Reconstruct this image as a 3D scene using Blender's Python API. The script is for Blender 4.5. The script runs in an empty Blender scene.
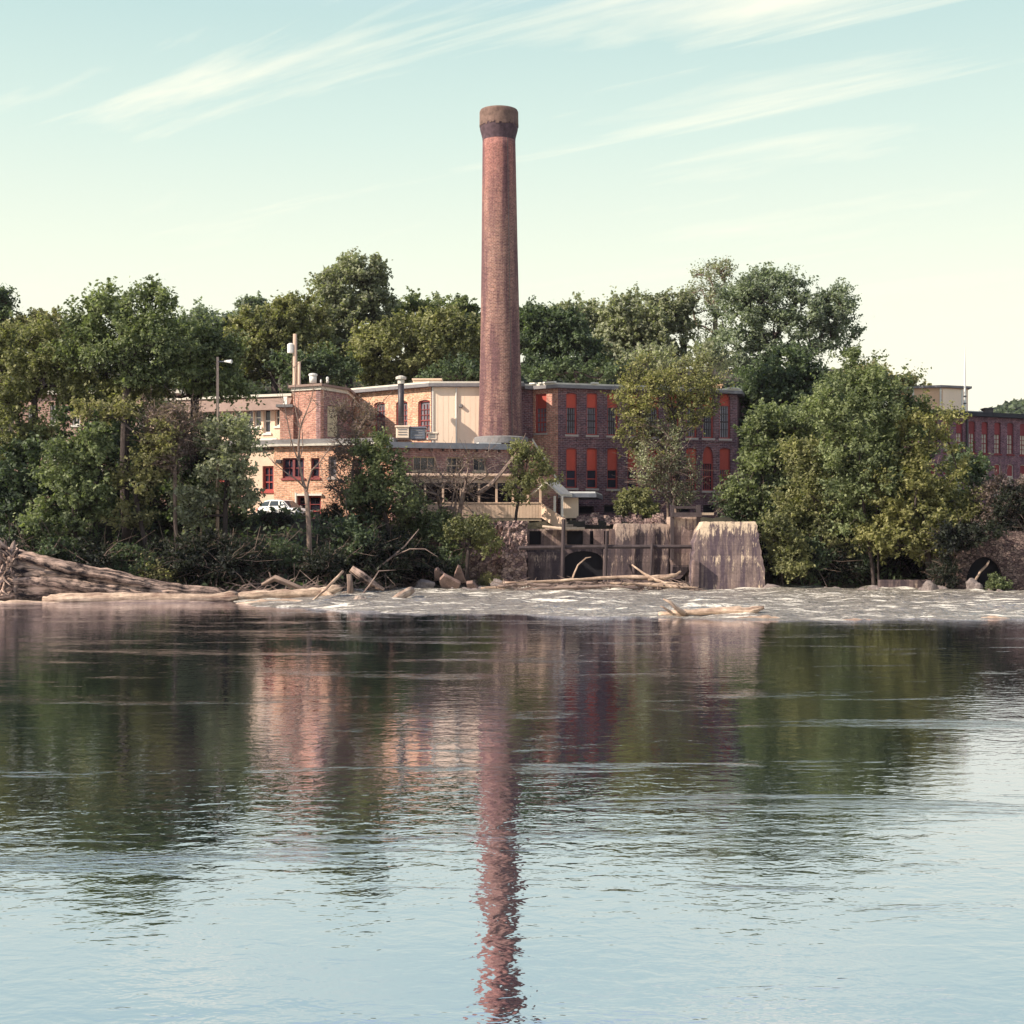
import bpy, math, random
import numpy as np
from mathutils import Vector
random.seed(7)
RNG = np.random.default_rng(11)
SC = bpy.context.scene
COL = SC.collection
HAZE = .00006
K, CZ, HY = 1400.0, 3.86, 530.0          # focal length in px, eye height, horizon row

def X(px, D): return (px - 512.0) / K * D
def Z(py, D): return CZ - (py - HY) / K * D
def P(px, py, D): return Vector((X(px, D), D, Z(py, D)))
def R(a): return math.radians(a)

# ------------------------------------------------------------------ materials
class NT:
    def __init__(s, name):
        s.m = bpy.data.materials.new(name); s.m.use_nodes = True
        s.t = s.m.node_tree; s.t.nodes.clear()
        s.out = s.n('ShaderNodeOutputMaterial')
    def n(s, typ, **kw):
        nd = s.t.nodes.new(typ)
        for k, v in kw.items():
            if k.startswith('i_'):
                nd.inputs[k[2:].replace('_', ' ')].default_value = v
            else: setattr(nd, k, v)
        return nd
    def l(s, a, b): s.t.links.new(a, b)
    def coord(s, scale=(1, 1, 1), out='Object', rot=(0, 0, 0)):
        c = s.n('ShaderNodeTexCoord'); m = s.n('ShaderNodeMapping')
        m.inputs['Scale'].default_value = scale; m.inputs['Rotation'].default_value = rot
        s.l(c.outputs[out], m.inputs['Vector']); return m.outputs['Vector']
    def noise(s, vec, scale, detail=3, rough=.55, dist=0.0):
        n = s.n('ShaderNodeTexNoise'); n.inputs['Scale'].default_value = scale
        n.inputs['Detail'].default_value = detail; n.inputs['Roughness'].default_value = rough
        n.inputs['Distortion'].default_value = dist
        s.l(vec, n.inputs['Vector']); return n.outputs['Fac']
    def ramp(s, fac, stops, interp='LINEAR'):
        r = s.n('ShaderNodeValToRGB'); cr = r.color_ramp; cr.interpolation = interp
        while len(cr.elements) > 1: cr.elements.remove(cr.elements[-1])
        first = True
        for p, c in stops:
            if isinstance(c, (int, float)): c = (c, c, c)
            if first: e = cr.elements[0]; e.position = p; first = False
            else: e = cr.elements.new(p)
            e.color = (*c, 1)
        s.l(fac, r.inputs['Fac']); return r.outputs['Color']
    def mix(s, fac, a, b, mode='MIX'):
        m = s.n('ShaderNodeMix', data_type='RGBA', blend_type=mode)
        for v, i in ((fac, 0), (a, 6), (b, 7)):
            if isinstance(v, (int, float)): m.inputs[i].default_value = v
            elif isinstance(v, tuple): m.inputs[i].default_value = (*v[:3], 1)
            else: s.l(v, m.inputs[i])
        return m.outputs[2]
    def math(s, op, a, b=0.0):
        m = s.n('ShaderNodeMath', operation=op)
        for v, i in ((a, 0), (b, 1)):
            if isinstance(v, (int, float)): m.inputs[i].default_value = v
            else: s.l(v, m.inputs[i])
        return m.outputs[0]
    def bsdf(s, color, rough=.8, bump=None, strength=.5, dist=.05, metallic=0, spec=.3):
        b = s.n('ShaderNodeBsdfPrincipled')
        if isinstance(color, tuple): b.inputs['Base Color'].default_value = (*color, 1)
        else: s.l(color, b.inputs['Base Color'])
        if isinstance(rough, (int, float)): b.inputs['Roughness'].default_value = rough
        else: s.l(rough, b.inputs['Roughness'])
        b.inputs['Metallic'].default_value = metallic
        b.inputs['Specular IOR Level'].default_value = spec
        if bump is not None:
            bp = s.n('ShaderNodeBump'); bp.inputs['Strength'].default_value = strength
            bp.inputs['Distance'].default_value = dist
            s.l(bump, bp.inputs['Height']); s.l(bp.outputs[0], b.inputs['Normal'])
        s.l(b.outputs[0], s.out.inputs['Surface']); return b

M = {}
def simple(name, col, rough=.75, var=.25, scale=3.0, stretch=(1, 1, 1), bump=.3, spec=.3, metallic=0, dirt=None, dist=.03):
    t = NT(name); v = t.coord(stretch)
    n1 = t.noise(v, scale, 5, .6); n2 = t.noise(v, scale * 7.3, 4, .6)
    f = t.mix(.4, n1, n2)
    lo = tuple(c * (1 - var) for c in col); hi = tuple(min(1, c * (1 + var)) for c in col)
    c = t.ramp(f, [(.32, lo), (.68, hi)])
    if dirt:
        dcol, amt = dirt
        dm = t.ramp(t.noise(t.coord((1, 1, .12)), 1.7, 6, .65), [(.62 - amt, 0), (.72, 1)])
        c = t.mix(dm, c, dcol)
    if 'red' in name or name in ('maroon_frame', 'blind'):
        oi = t.n('ShaderNodeObjectInfo'); c = t.mix(1, c, t.ramp(oi.outputs['Random'], [(0, (.72, .78, .85)), (1, (1.12, 1.08, 1.05))]), 'MULTIPLY')
    t.bsdf(c, rough, n2, bump, dist, metallic, spec)
    M[name] = t.m; return t.m

def brick(name, c1, c2, mortar, dark, stain=.5, scale=1.45, pale=None, streak=.5):
    t = NT(name)
    uv = t.n('ShaderNodeTexCoord').outputs['UV']
    b = t.n('ShaderNodeTexBrick')
    b.inputs['Scale'].default_value = 1.0 / scale
    b.inputs['Brick Width'].default_value = .26; b.inputs['Row Height'].default_value = .095
    b.inputs['Mortar Size'].default_value = .014; b.inputs['Mortar Smooth'].default_value = .2
    b.inputs['Bias'].default_value = -.1
    b.inputs['Color1'].default_value = (*c1, 1); b.inputs['Color2'].default_value = (*c2, 1)
    b.inputs['Mortar'].default_value = (*mortar, 1)
    t.l(uv, b.inputs['Vector'])
    ob = t.coord()
    big = t.noise(ob, .55, 6, .65)
    c = t.mix(t.ramp(big, [(.42, 0), (.68, stain)]), b.outputs['Color'], dark)
    med = t.noise(t.coord((1, 1, .5)), 2.3, 5, .7)
    c = t.mix(.55, c, t.ramp(med, [(.3, .55), (.7, 1.35)]), 'MULTIPLY')
    fine = t.noise(t.coord((1, 1, 2.2)), 4.5, 3, .75)
    c = t.mix(.8, c, t.ramp(fine, [(.33, .4), (.67, 1.65)]), 'MULTIPLY')
    st = t.noise(t.coord((1.6, 1.6, .1)), 1.4, 5, .6)
    c = t.mix(t.ramp(st, [(.52, 0), (.72, streak)]), c, dark)
    if pale:
        pn = t.noise(t.coord((1, 1, .6)), .8, 6, .75)
        c = t.mix(t.ramp(pn, [(.60, 0), (.72, .6)]), c, pale)
    t.bsdf(c, .88, b.outputs['Fac'], .35, -.02)
    M[name] = t.m

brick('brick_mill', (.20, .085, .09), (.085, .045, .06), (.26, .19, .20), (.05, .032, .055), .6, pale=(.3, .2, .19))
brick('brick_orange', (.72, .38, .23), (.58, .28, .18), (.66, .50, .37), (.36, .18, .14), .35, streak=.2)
brick('brick_tower', (.52, .25, .18), (.42, .18, .14), (.52, .37, .29), (.26, .13, .11), .4, streak=.25)
brick('brick_annex', (.33, .17, .15), (.24, .12, .12), (.35, .27, .25), (.1, .06, .07), .5, pale=(.36, .28, .25))
brick('brick_far', (.23, .10, .125), (.15, .07, .10), (.26, .18, .21), (.07, .035, .055), .4)
brick('brick_pink', (.42, .24, .20), (.34, .19, .16), (.42, .33, .28), (.2, .12, .11), .4)

def stack_mat():
    t = NT('brick_stack')
    uv = t.n('ShaderNodeTexCoord').outputs['UV']
    b = t.n('ShaderNodeTexBrick'); b.inputs['Scale'].default_value = 1
    b.inputs['Brick Width'].default_value = .3; b.inputs['Row Height'].default_value = .11
    b.inputs['Mortar Size'].default_value = .016
    b.inputs['Color1'].default_value = (.28, .14, .11, 1); b.inputs['Color2'].default_value = (.145, .062, .062, 1)
    b.inputs['Mortar'].default_value = (.31, .22, .18, 1)
    t.l(uv, b.inputs['Vector'])
    ob = t.coord()
    sep = t.n('ShaderNodeSeparateXYZ'); t.l(ob, sep.inputs[0])
    big = t.noise(ob, .45, 6, .7)
    c = b.outputs['Color']
    # redder and smoother in the upper third, speckled pale mortar lower down
    zr = t.math('DIVIDE', t.math('ADD', sep.outputs[2], t.math('MULTIPLY', big, 9.0)), 36.0)
    c = t.mix(t.ramp(zr, [(.72, 0), (.95, .6)]), c, (.33, .12, .105))
    pale = t.noise(t.coord((1, 1, .45)), .75, 7, .78)
    c = t.mix(t.ramp(pale, [(.56, 0), (.72, .5)]), c, (.42, .28, .23))
    dark = t.noise(t.coord((1.2, 1.2, .12), rot=(0, 0, .4)), 1.1, 6, .62)
    c = t.mix(t.ramp(dark, [(.44, 0), (.58, .78)]), c, (.10, .05, .06))
    fine = t.noise(ob, 8, 3, .75)
    c = t.mix(.75, c, t.ramp(fine, [(.3, .45), (.7, 1.6)]), 'MULTIPLY')
    med = t.noise(t.coord((1, 1, 3.5)), 1.6, 4, .7)
    c = t.mix(.45, c, t.ramp(med, [(.3, .6), (.7, 1.4)]), 'MULTIPLY')
    t.bsdf(c, .9, b.outputs['Fac'], .4, -.02)
    M['brick_stack'] = t.m
stack_mat()
simple('stack_soot', (.085, .055, .065), .9, .6, 3.2, bump=.5)
simple('stack_cap', (.17, .11, .09), .9, .55, 2.6, bump=.5, dirt=((.13, .08, .08), .05))
simple('cream_panel', (.90, .71, .55), .6, .06, .7, (1, 1, .3), .1, dirt=((.45, .37, .28), -.02))
simple('cream_paint', (.70, .51, .38), .65, .14, 1.2, (1, 1, .4), .15, dirt=((.34, .27, .21), .0))
simple('cream_render', (.76, .57, .43), .8, .1, 1.0, bump=.2)
simple('tan_penthouse', (.72, .47, .31), .8, .1, .6, bump=.1)
simple('fascia_pale', (.62, .58, .50), .6, .18, 1.5, bump=.15)
simple('fascia_grey', (.20, .19, .20), .7, .3, 1.5, bump=.2)
simple('fascia_dark', (.035, .035, .045), .7, .3, 1.5, bump=.2)
simple('roof_grey', (.22, .21, .21), .85, .3, .8, bump=.3)
simple('roof_brown', (.27, .19, .16), .85, .2, 1.0, bump=.3)
simple('red_board', (.52, .085, .055), .7, .14, 1.6, (1, 1, .4), .1, dirt=((.30, .05, .05), -.03))
simple('red_board_dull', (.25, .05, .055), .75, .15, 1.6, bump=.1)
simple('red_frame', (.40, .08, .07), .6, .15, 2, bump=.1)
simple('maroon_frame', (.26, .07, .07), .6, .2, 2, bump=.1)
simple('white_trim', (.72, .69, .62), .55, .08, 2, bump=.1)
simple('sill_stone', (.42, .36, .33), .8, .15, 3, bump=.2)
simple('grey_metal', (.22, .23, .27), .45, .25, 2, bump=.15, metallic=.5)
simple('dark_metal', (.07, .065, .07), .5, .3, 2, bump=.2, metallic=.4)
simple('white_metal', (.75, .74, .70), .45, .06, 2, bump=.1)
simple('timber_dark', (.065, .05, .052), .9, .4, 5, (1, 1, .3), .5)
simple('timber_pale', (.42, .33, .25), .8, .3, 5, (1, 1, .3), .4)
simple('pole_wood', (.48, .35, .27), .85, .2, 4, (1, 1, .2), .3)
simple('inner_dark', (.012, .012, .016), .9, .2, 2, bump=.1)  # near-black colour: the darkness inside unlit openings is painted
simple('rock', (.24, .20, .19), .9, .45, 2.2, bump=.9, dist=.1)
simple('rock_pale', (.42, .34, .29), .9, .35, 2.2, bump=.9, dist=.1)
simple('slab_tan', (.27, .18, .15), .9, .5, 2.2, bump=.6, dist=.06)
simple('rubber', (.02, .02, .02), .8, .2, 2, bump=.1)
simple('blind', (.62, .54, .44), .6, .12, 3, bump=.05)
simple('board_yellow', (.55, .49, .33), .7, .2, 2.5, bump=.2)

def glass_mat(name, col, rough=.12):
    t = NT(name); v = t.coord()
    oi = t.n('ShaderNodeObjectInfo')
    n = t.math('ADD', t.math('MULTIPLY', t.noise(v, 1.3, 3), .6), t.math('MULTIPLY', oi.outputs['Random'], .45))
    c = t.ramp(n, [(.35, col), (.7, tuple(x * 2.6 + .01 for x in col))])
    t.bsdf(c, rough, t.noise(v, 2.5, 2), .15, .01, 0, .6); M[name] = t.m
glass_mat('glass_dark', (.012, .013, .022))
glass_mat('glass_grey', (.10, .095, .11), .35)
glass_mat('car_glass', (.015, .02, .022), .05)

def paint():
    t = NT('car_white'); b = t.bsdf(t.ramp(t.noise(t.coord(), 2, 3), [(.3, (.74, .74, .72)), (.7, (.8, .8, .78))]), .3, spec=.5)
    b.inputs['Coat Weight'].default_value = .5; b.inputs['Coat Roughness'].default_value = .08; M['car_white'] = t.m
    t = NT('lamp_glass'); t.bsdf((.6, .6, .62), .12, spec=.7); M['lamp_glass'] = t.m
    t = NT('tail_red'); t.bsdf((.4, .02, .02), .2, spec=.6); M['tail_red'] = t.m
paint()

def concrete(name, base, dark, pale, top, strong=1.0):
    t = NT(name); ob = t.coord()
    c = t.ramp(t.noise(ob, 1.2, 6, .65), [(.3, tuple(x * .65 for x in base)), (.7, tuple(x * 1.25 for x in base))])
    st = t.noise(t.coord((1.3, 1.3, .07)), 1.5, 9, .74, .15)
    c = t.mix(t.ramp(st, [(.42, 0), (.55, .92 * strong)]), c, dark)
    # pale spalled drips, most of them below the top edge
    sep = t.n('ShaderNodeSeparateXYZ'); t.l(ob, sep.inputs[0])
    zf = t.math('DIVIDE', sep.outputs[2], top)
    drip = t.noise(t.coord((2.6, 2.6, .55), rot=(0, 0, .3)), 1.9, 10, .8, .1)
    zm = t.ramp(zf, [(.0, .06), (.25, .03), (.42, .08), (.45, 0), (.60, .03), (.74, .14), (.93, .24)])
    lowf = t.math('MULTIPLY', t.math('SUBTRACT', t.noise(t.coord((.5, .5, .5)), .9, 3, .5), .5), .45)
    pf = t.ramp(t.math('ADD', t.math('ADD', drip, zm), lowf), [(.60, 0), (.675, 1)])
    c = t.mix(t.math('MULTIPLY', pf, strong), c, pale)
    fine = t.noise(ob, 7, 4, .7)
    c = t.mix(.6, c, t.ramp(fine, [(.3, .6), (.7, 1.35)]), 'MULTIPLY')
    lines = t.n('ShaderNodeTexWave', wave_type='BANDS', bands_direction='Z'); lines.inputs['Scale'].default_value = .55
    lines.inputs['Distortion'].default_value = .6; t.l(ob, lines.inputs['Vector'])
    lf = t.ramp(lines.outputs['Fac'], [(0, .6), (.05, 1)])
    c = t.mix(.35, c, lf, 'MULTIPLY')
    t.bsdf(c, .92, fine, .6, .02); M[name] = t.m
concrete('concrete_block', (.25, .185, .165), (.085, .062, .08), (.66, .52, .38), 5.2)
concrete('concrete_wall', (.165, .12, .115), (.045, .035, .045), (.42, .32, .26), 5.0, .9)
concrete('concrete_pier', (.23, .16, .14), (.08, .06, .07), (.5, .38, .3), 5.4, .7)

def rubble(name='rubble_stone', sc=3.6, k=1.0):
    t = NT(name); v = t.coord((1, 1, 1.5))
    vo = t.n('ShaderNodeTexVoronoi', feature='F1'); vo.inputs['Scale'].default_value = sc; t.l(v, vo.inputs['Vector'])
    ve = t.n('ShaderNodeTexVoronoi', feature='DISTANCE_TO_EDGE'); ve.inputs['Scale'].default_value = sc; t.l(v, ve.inputs['Vector'])
    s = t.n('ShaderNodeSeparateColor'); t.l(vo.outputs['Color'], s.inputs[0])
    c = t.ramp(s.outputs[0], [(0, tuple(k*x for x in (.16, .10, .10))), (.5, tuple(k*x for x in (.32, .22, .20))), (1, tuple(k*x for x in (.46, .33, .28)))])
    e = t.ramp(ve.outputs['Distance'], [(0, .12), (.07, 1)])
    c = t.mix(.9, c, e, 'MULTIPLY')
    c = t.mix(.7, c, t.ramp(t.noise(t.coord(), 5, 5, .7), [(.3, .5), (.7, 1.4)]), 'MULTIPLY')
    t.bsdf(c, .9, e, .9, .12); M[name] = t.m
rubble(); rubble('arch_stone', 4.6, .5)  # arch copy at half brightness: tree shade put into the stone colour

def wood(name, lo, hi, scale=1.0, a=.38, b=.62):
    t = NT(name)
    tc = t.n('ShaderNodeTexCoord').outputs['UV']
    m = t.n('ShaderNodeMapping'); m.inputs['Scale'].default_value = (3.0 * scale, .35 * scale, 1); t.l(tc, m.inputs['Vector'])
    n = t.noise(m.outputs[0], 1.6, 7, .72, .8); ob = t.noise(t.coord(), 1.6, 5, .65)
    c = t.ramp(t.mix(.4, n, ob), [(a, lo), ((a+b)/2, tuple((p + q) * .45 for p, q in zip(lo, hi))), (b, hi)])
    t.bsdf(c, .85, n, 1.0, .16); M[name] = t.m
wood('bark_fallen', (.010, .007, .010), (.56, .40, .32), .8, .43, .57)
wood('drift_pale', (.20, .12, .09), (.84, .64, .48))
wood('drift_grey', (.14, .10, .095), (.44, .33, .27))
wood('bark_dark', (.03, .024, .024), (.10, .075, .068))
wood('bark_light', (.14, .10, .09), (.38, .28, .22))

def leaf(name, dark, light, scale=.35):
    t = NT(name)
    g = t.n('ShaderNodeNewGeometry'); oi = t.n('ShaderNodeObjectInfo')
    n = t.noise(t.coord(), scale, 3, .6)
    f = t.math('ADD', t.math('MULTIPLY', g.outputs['Random Per Island'], .45), t.math('MULTIPLY', t.math('SUBTRACT', n, .28), 1.7))
    c = t.ramp(f, [(.3, dark), (.62, tuple((a + b) * .5 for a, b in zip(dark, light))), (1.0, light)])
    b = t.n('ShaderNodeBsdfPrincipled'); t.l(c, b.inputs['Base Color']); b.inputs['Roughness'].default_value = .55
    b.inputs['Specular IOR Level'].default_value = .25
    tr = t.n('ShaderNodeBsdfTranslucent'); t.l(t.mix(1, c, (1.1, 1.25, .6), 'MULTIPLY'), tr.inputs['Color'])
    ms = t.n('ShaderNodeMixShader'); ms.inputs[0].default_value = .38
    t.l(b.outputs[0], ms.inputs[1]); t.l(tr.outputs[0], ms.inputs[2]); t.l(ms.outputs[0], t.out.inputs['Surface'])
    M[name] = t.m
leaf('leaf_green', (0.068, 0.090, 0.051), (0.293, 0.333, 0.163))
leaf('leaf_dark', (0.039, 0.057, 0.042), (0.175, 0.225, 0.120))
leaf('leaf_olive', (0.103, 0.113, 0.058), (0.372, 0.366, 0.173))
leaf('leaf_shade', (.014, .018, .017), (.055, .066, .042))  # near-black leaves: shade under the overhanging trees put into their colour
leaf('leaf_yellow', (.12, .125, .052), (.38, .36, .155))
leaf('leaf_grey', (0.150, 0.161, 0.117), (0.439, 0.455, 0.300))
leaf('leaf_blue', (0.120, 0.141, 0.113), (0.346, 0.400, 0.282))
leaf('leaf_purple', (0.115, 0.086, 0.086), (0.300, 0.228, 0.198))
leaf('leaf_ochre', (0.124, 0.124, 0.066), (0.383, 0.356, 0.171))

def ground_mat():
    t = NT('ground_soil'); ob = t.coord()
    c = t.ramp(t.noise(ob, .25, 8, .7), [(.3, (.020, .020, .014)), (.5, (.045, .042, .028)), (.7, (.09, .07, .05))])
    sep = t.n('ShaderNodeSeparateXYZ'); t.l(ob, sep.inputs[0])
    low = t.ramp(t.math('ADD', sep.outputs[2], t.noise(ob, .8, 5)), [(.9, 1), (1.0, 0)])
    c = t.mix(low, c, t.ramp(t.noise(ob, 2.5, 6, .7), [(.3, (.05, .038, .035)), (.7, (.2, .15, .125))]))
    t.bsdf(c, .95, t.noise(ob, 3, 8, .75), .8, .2); M['ground_soil'] = t.m
ground_mat()

# ------------------------------------------------------------------ mesh building
class MB:
    def __init__(s): s.v = []; s.f = []; s.uv = {}
    def face(s, pts, uv=None):
        i = len(s.v); s.v += [Vector(p) for p in pts]; s.f.append(tuple(range(i, i + len(pts))))
        if uv: s.uv[len(s.f) - 1] = uv
    def hexa(s, b, t):                       # 4 bottom + 4 top points, counter-clockwise from above
        i = len(s.v); s.v += [Vector(p) for p in b] + [Vector(p) for p in t]
        s.f += [(i+3, i+2, i+1, i), (i+4, i+5, i+6, i+7)]
        for k in range(4):
            j = (k + 1) % 4; s.f.append((i+k, i+j, i+4+j, i+4+k))
    def box(s, x0, x1, y0, y1, z0, z1):
        q = [(x0, y0), (x1, y0), (x1, y1), (x0, y1)]
        s.hexa([(a, b, z0) for a, b in q], [(a, b, z1) for a, b in q])
    def obox(s, F, u0, u1, w0, w1, z0, z1):   # box in a wall frame, w = out of the wall
        q = [F.pt(u0, 0, w1), F.pt(u1, 0, w1), F.pt(u1, 0, w0), F.pt(u0, 0, w0)]
        s.hexa([(p.x, p.y, z0) for p in q], [(p.x, p.y, z1) for p in q])
    def prism(s, poly, z0, z1):
        n = len(poly); i = len(s.v)
        s.v += [Vector((p[0], p[1], z0)) for p in poly] + [Vector((p[0], p[1], z1)) for p in poly]
        s.f.append(tuple(i + k for k in reversed(range(n)))); s.f.append(tuple(i + n + k for k in range(n)))
        for k in range(n):
            j = (k + 1) % n; s.f.append((i+k, i+j, i+n+j, i+n+k))
    def xprism(s, prof, F, u0, u1):           # profile (w,z) swept along a frame's u
        a = [F.pt(u0, z, w) for w, z in prof]; b = [F.pt(u1, z, w) for w, z in prof]
        n = len(prof); i = len(s.v); s.v += a + b
        s.f.append(tuple(i + k for k in range(n))); s.f.append(tuple(i + n + k for k in reversed(range(n))))
        for k in range(n):
            j = (k + 1) % n; s.f.append((i+j, i+k, i+n+k, i+n+j))
    def tube(s, pts, rad, n=8, cap=True, rough=0.0, seed=0, ridge=0, squash=1.0):
        rnd = random.Random(seed); pts = [Vector(p) for p in pts]; m = len(pts)
        rings = []; L = 0; i0 = len(s.v)
        ph = [rnd.uniform(0, 6.28) for _ in range(6)]
        up = Vector((0, 0, 1)); prev = None
        for k, p in enumerate(pts):
            d = (pts[min(k+1, m-1)] - pts[max(k-1, 0)]).normalized()
            if prev is None:
                a = d.cross(up); 
                if a.length < .05: a = d.cross(Vector((1, 0, 0)))
                a.normalize()
            else: a = (prev - d * prev.dot(d)).normalized()
            prev = a; b = d.cross(a)
            if k: L += (pts[k] - pts[k-1]).length
            r = rad[k] if isinstance(rad, (list, tuple)) else rad
            for q in range(n + 1):
                th = 2 * math.pi * (q % n) / n
                rr = r * (1 + rough * (math.sin(3*th + ph[0] + L*.7) * .5 + math.sin(2*th + ph[1] - L*1.1)*.5) )
                if ridge: rr *= 1 + ridge * (math.sin(7*th + ph[2] + math.sin(L*.35+ph[4])*1.2) + .7 * math.sin(13*th + ph[3] + math.sin(L*.6)*1.6) + .5*math.sin(5*th+L*1.3+ph[5]))
                s.v.append(p + a * math.cos(th) * rr + b * math.sin(th) * rr * squash)
            rings.append(L)
        rmean = (sum(rad)/len(rad)) if isinstance(rad, (list, tuple)) else rad
        for k in range(m - 1):
            for q in range(n):
                A = i0 + k*(n+1) + q; B = A + 1; C = A + n + 2; D = A + n + 1
                s.f.append((A, B, C, D))
                r = rad[k] if isinstance(rad, (list, tuple)) else rad
                c = 2 * math.pi * rmean / n
                s.uv[len(s.f)-1] = [(q*c, rings[k]), ((q+1)*c, rings[k]), ((q+1)*c, rings[k+1]), (q*c, rings[k+1])]
        if cap:
            s.f.append(tuple(i0 + q for q in reversed(range(n))))
            s.f.append(tuple(i0 + (m-1)*(n+1) + q for q in range(n)))
    def lathe(s, c, prof, n=48, lean=(0, 0)):
        c = Vector(c); i0 = len(s.v); L = 0
        z0 = prof[0][1]
        for k, (r, z) in enumerate(prof):
            for q in range(n + 1):
                th = 2*math.pi*(q % n)/n
                s.v.append(Vector((c.x + r*math.cos(th) + lean[0]*(z-z0), c.y + r*math.sin(th) + lean[1]*(z-z0), c.z + z)))
        rm = sum(p[0] for p in prof)/len(prof)
        for k in range(len(prof)-1):
            for q in range(n):
                A = i0 + k*(n+1)+q
                s.f.append((A, A+1, A+n+2, A+n+1))
                u0 = q*2*math.pi*rm/n; u1 = (q+1)*2*math.pi*rm/n
                s.uv[len(s.f)-1] = [(u0, prof[k][1]), (u1, prof[k][1]), (u1, prof[k+1][1]), (u0, prof[k+1][1])]
    def build(s, name, mat, parent=None, origin=None, smooth=False, bevel=0):
        if parent is not None: o0 = Vector(parent['_w'])
        elif origin is not None: o0 = Vector(origin)
        else:
            xs = [p.x for p in s.v]; ys = [p.y for p in s.v]; zs = [p.z for p in s.v]
            o0 = Vector(((min(xs)+max(xs))/2, (min(ys)+max(ys))/2, min(zs)))
        me = bpy.data.meshes.new(name)
        me.from_pydata([tuple(p - o0) for p in s.v], [], s.f)
        ul = me.uv_layers.new(name='UVMap')
        for pi, poly in enumerate(me.polygons):
            cu = s.uv.get(pi); nrm = poly.normal
            if cu is None:
                t = Vector((0, 0, 1)).cross(nrm)
                flat = t.length < .3
                if not flat: t.normalize()
            for li, l in enumerate(poly.loop_indices):
                if cu: ul.data[l].uv = cu[li]; continue
                p = s.v[me.loops[l].vertex_index]
                ul.data[l].uv = (p.x, p.y) if flat else (p.dot(t), p.z)
        me.materials.append(M[mat] if isinstance(mat, str) else mat)
        if smooth: me.polygons.foreach_set('use_smooth', [True]*len(me.polygons))
        me.update()
        o = bpy.data.objects.new(name, me); COL.objects.link(o)
        o['_w'] = tuple(o0)
        if parent is not None: o.parent = parent
        else: o.location = o0
        if bevel:
            b = o.modifiers.new('bevel', 'BEVEL'); b.width = bevel; b.segments = 2; b.limit_method = 'ANGLE'
        return o

def tag(o, label=None, cat=None, group=None, kind=None):
    if label: o['label'] = label
    if cat: o['category'] = cat
    if group: o['group'] = group
    if kind: o['kind'] = kind
    return o
def thing(name, loc, label, cat, group=None):
    o = bpy.data.objects.new(name, None); COL.objects.link(o); o.location = loc
    o.empty_display_size = .5; o['_w'] = tuple(loc); return tag(o, label, cat, group)

class Frame:
    """vertical wall plane between two plan points; u along, w outward (towards the river)"""
    def __init__(s, a, b):
        s.a = Vector((a[0], a[1], 0)); s.b = Vector((b[0], b[1], 0))
        s.d = (s.b - s.a).normalized(); s.L = (s.b - s.a).length; s.n = Vector((s.d.y, -s.d.x, 0))
    def pt(s, u, z, w=0): p = s.a + s.d * u + s.n * w; return Vector((p.x, p.y, z))
    def u(s, px):
        r = (px - 512) / K
        return (r * s.a.y - s.a.x) / (s.d.x - r * s.d.y)
    def z(s, px, py): y = s.a.y + s.d.y * s.u(px); return Z(py, y)
def pxframe(px0, D0, px1, D1): return Frame((X(px0, D0), D0), (X(px1, D1), D1))

def arc_pts(u0, u1, zs, rise, n=8):
    if rise <= 0: return [(u0, zs), (u1, zs)]
    out = []; w = (u1 - u0) / 2
    for k in range(n + 1):
        a = math.pi * k / n
        # elliptical arch
        out.append((u0 + w - w * math.cos(a), zs + rise * math.sin(a)))
    return out

def wall(parent, F, z0, z1, holes, mat, thick=.4, name='wall'):
    """holes: (u0,u1,zb,zspring,rise)"""
    mb = MB()
    us = sorted({0.0, F.L} | {h[0] for h in holes} | {h[1] for h in holes})
    zs = sorted({z0, z1} | {h[2] for h in holes} | {h[3] + h[4] for h in holes})
    us = [u for u in us if -1e-6 <= u <= F.L + 1e-6]; zs = [z for z in zs if z0 - 1e-6 <= z <= z1 + 1e-6]
    for a, b in zip(us, us[1:]):
        for c, d in zip(zs, zs[1:]):
            um, zm = (a+b)/2, (c+d)/2
            if any(h[0] < um < h[1] and h[2] < zm < h[3] + h[4] for h in holes): continue
            mb.face([F.pt(a, c), F.pt(b, c), F.pt(b, d), F.pt(a, d)])
    for (u0, u1, zb, zp, rise) in holes:
        dp = -.28
        ap = arc_pts(u0, u1, zp, rise); top = zp + rise
        if rise > 0:
            for (a, za), (b, zb2) in zip(ap, ap[1:]):
                mb.face([F.pt(a, za), F.pt(b, zb2), F.pt(b, top), F.pt(a, top)])
        for (a, za), (b, zb2) in zip(ap, ap[1:]):
            mb.face([F.pt(a, za), F.pt(a, za, dp), F.pt(b, zb2, dp), F.pt(b, zb2)])
        mb.face([F.pt(u0, zb), F.pt(u0, zb, dp), F.pt(u0, zp, dp), F.pt(u0, zp)])
        mb.face([F.pt(u1, zb), F.pt(u1, zp), F.pt(u1, zp, dp), F.pt(u1, zb, dp)])
        mb.face([F.pt(u0, zb), F.pt(u1, zb), F.pt(u1, zb, dp), F.pt(u0, zb, dp)])
    # back skin and ends
    mb.face([F.pt(F.L, z0, -thick), F.pt(0, z0, -thick), F.pt(0, z1, -thick), F.pt(F.L, z1, -thick)])
    mb.face([F.pt(0, z0, -thick), F.pt(0, z0), F.pt(0, z1), F.pt(0, z1, -thick)])
    mb.face([F.pt(F.L, z0), F.pt(F.L, z0, -thick), F.pt(F.L, z1, -thick), F.pt(F.L, z1)])
    return mb.build(name, mat, parent)

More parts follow.
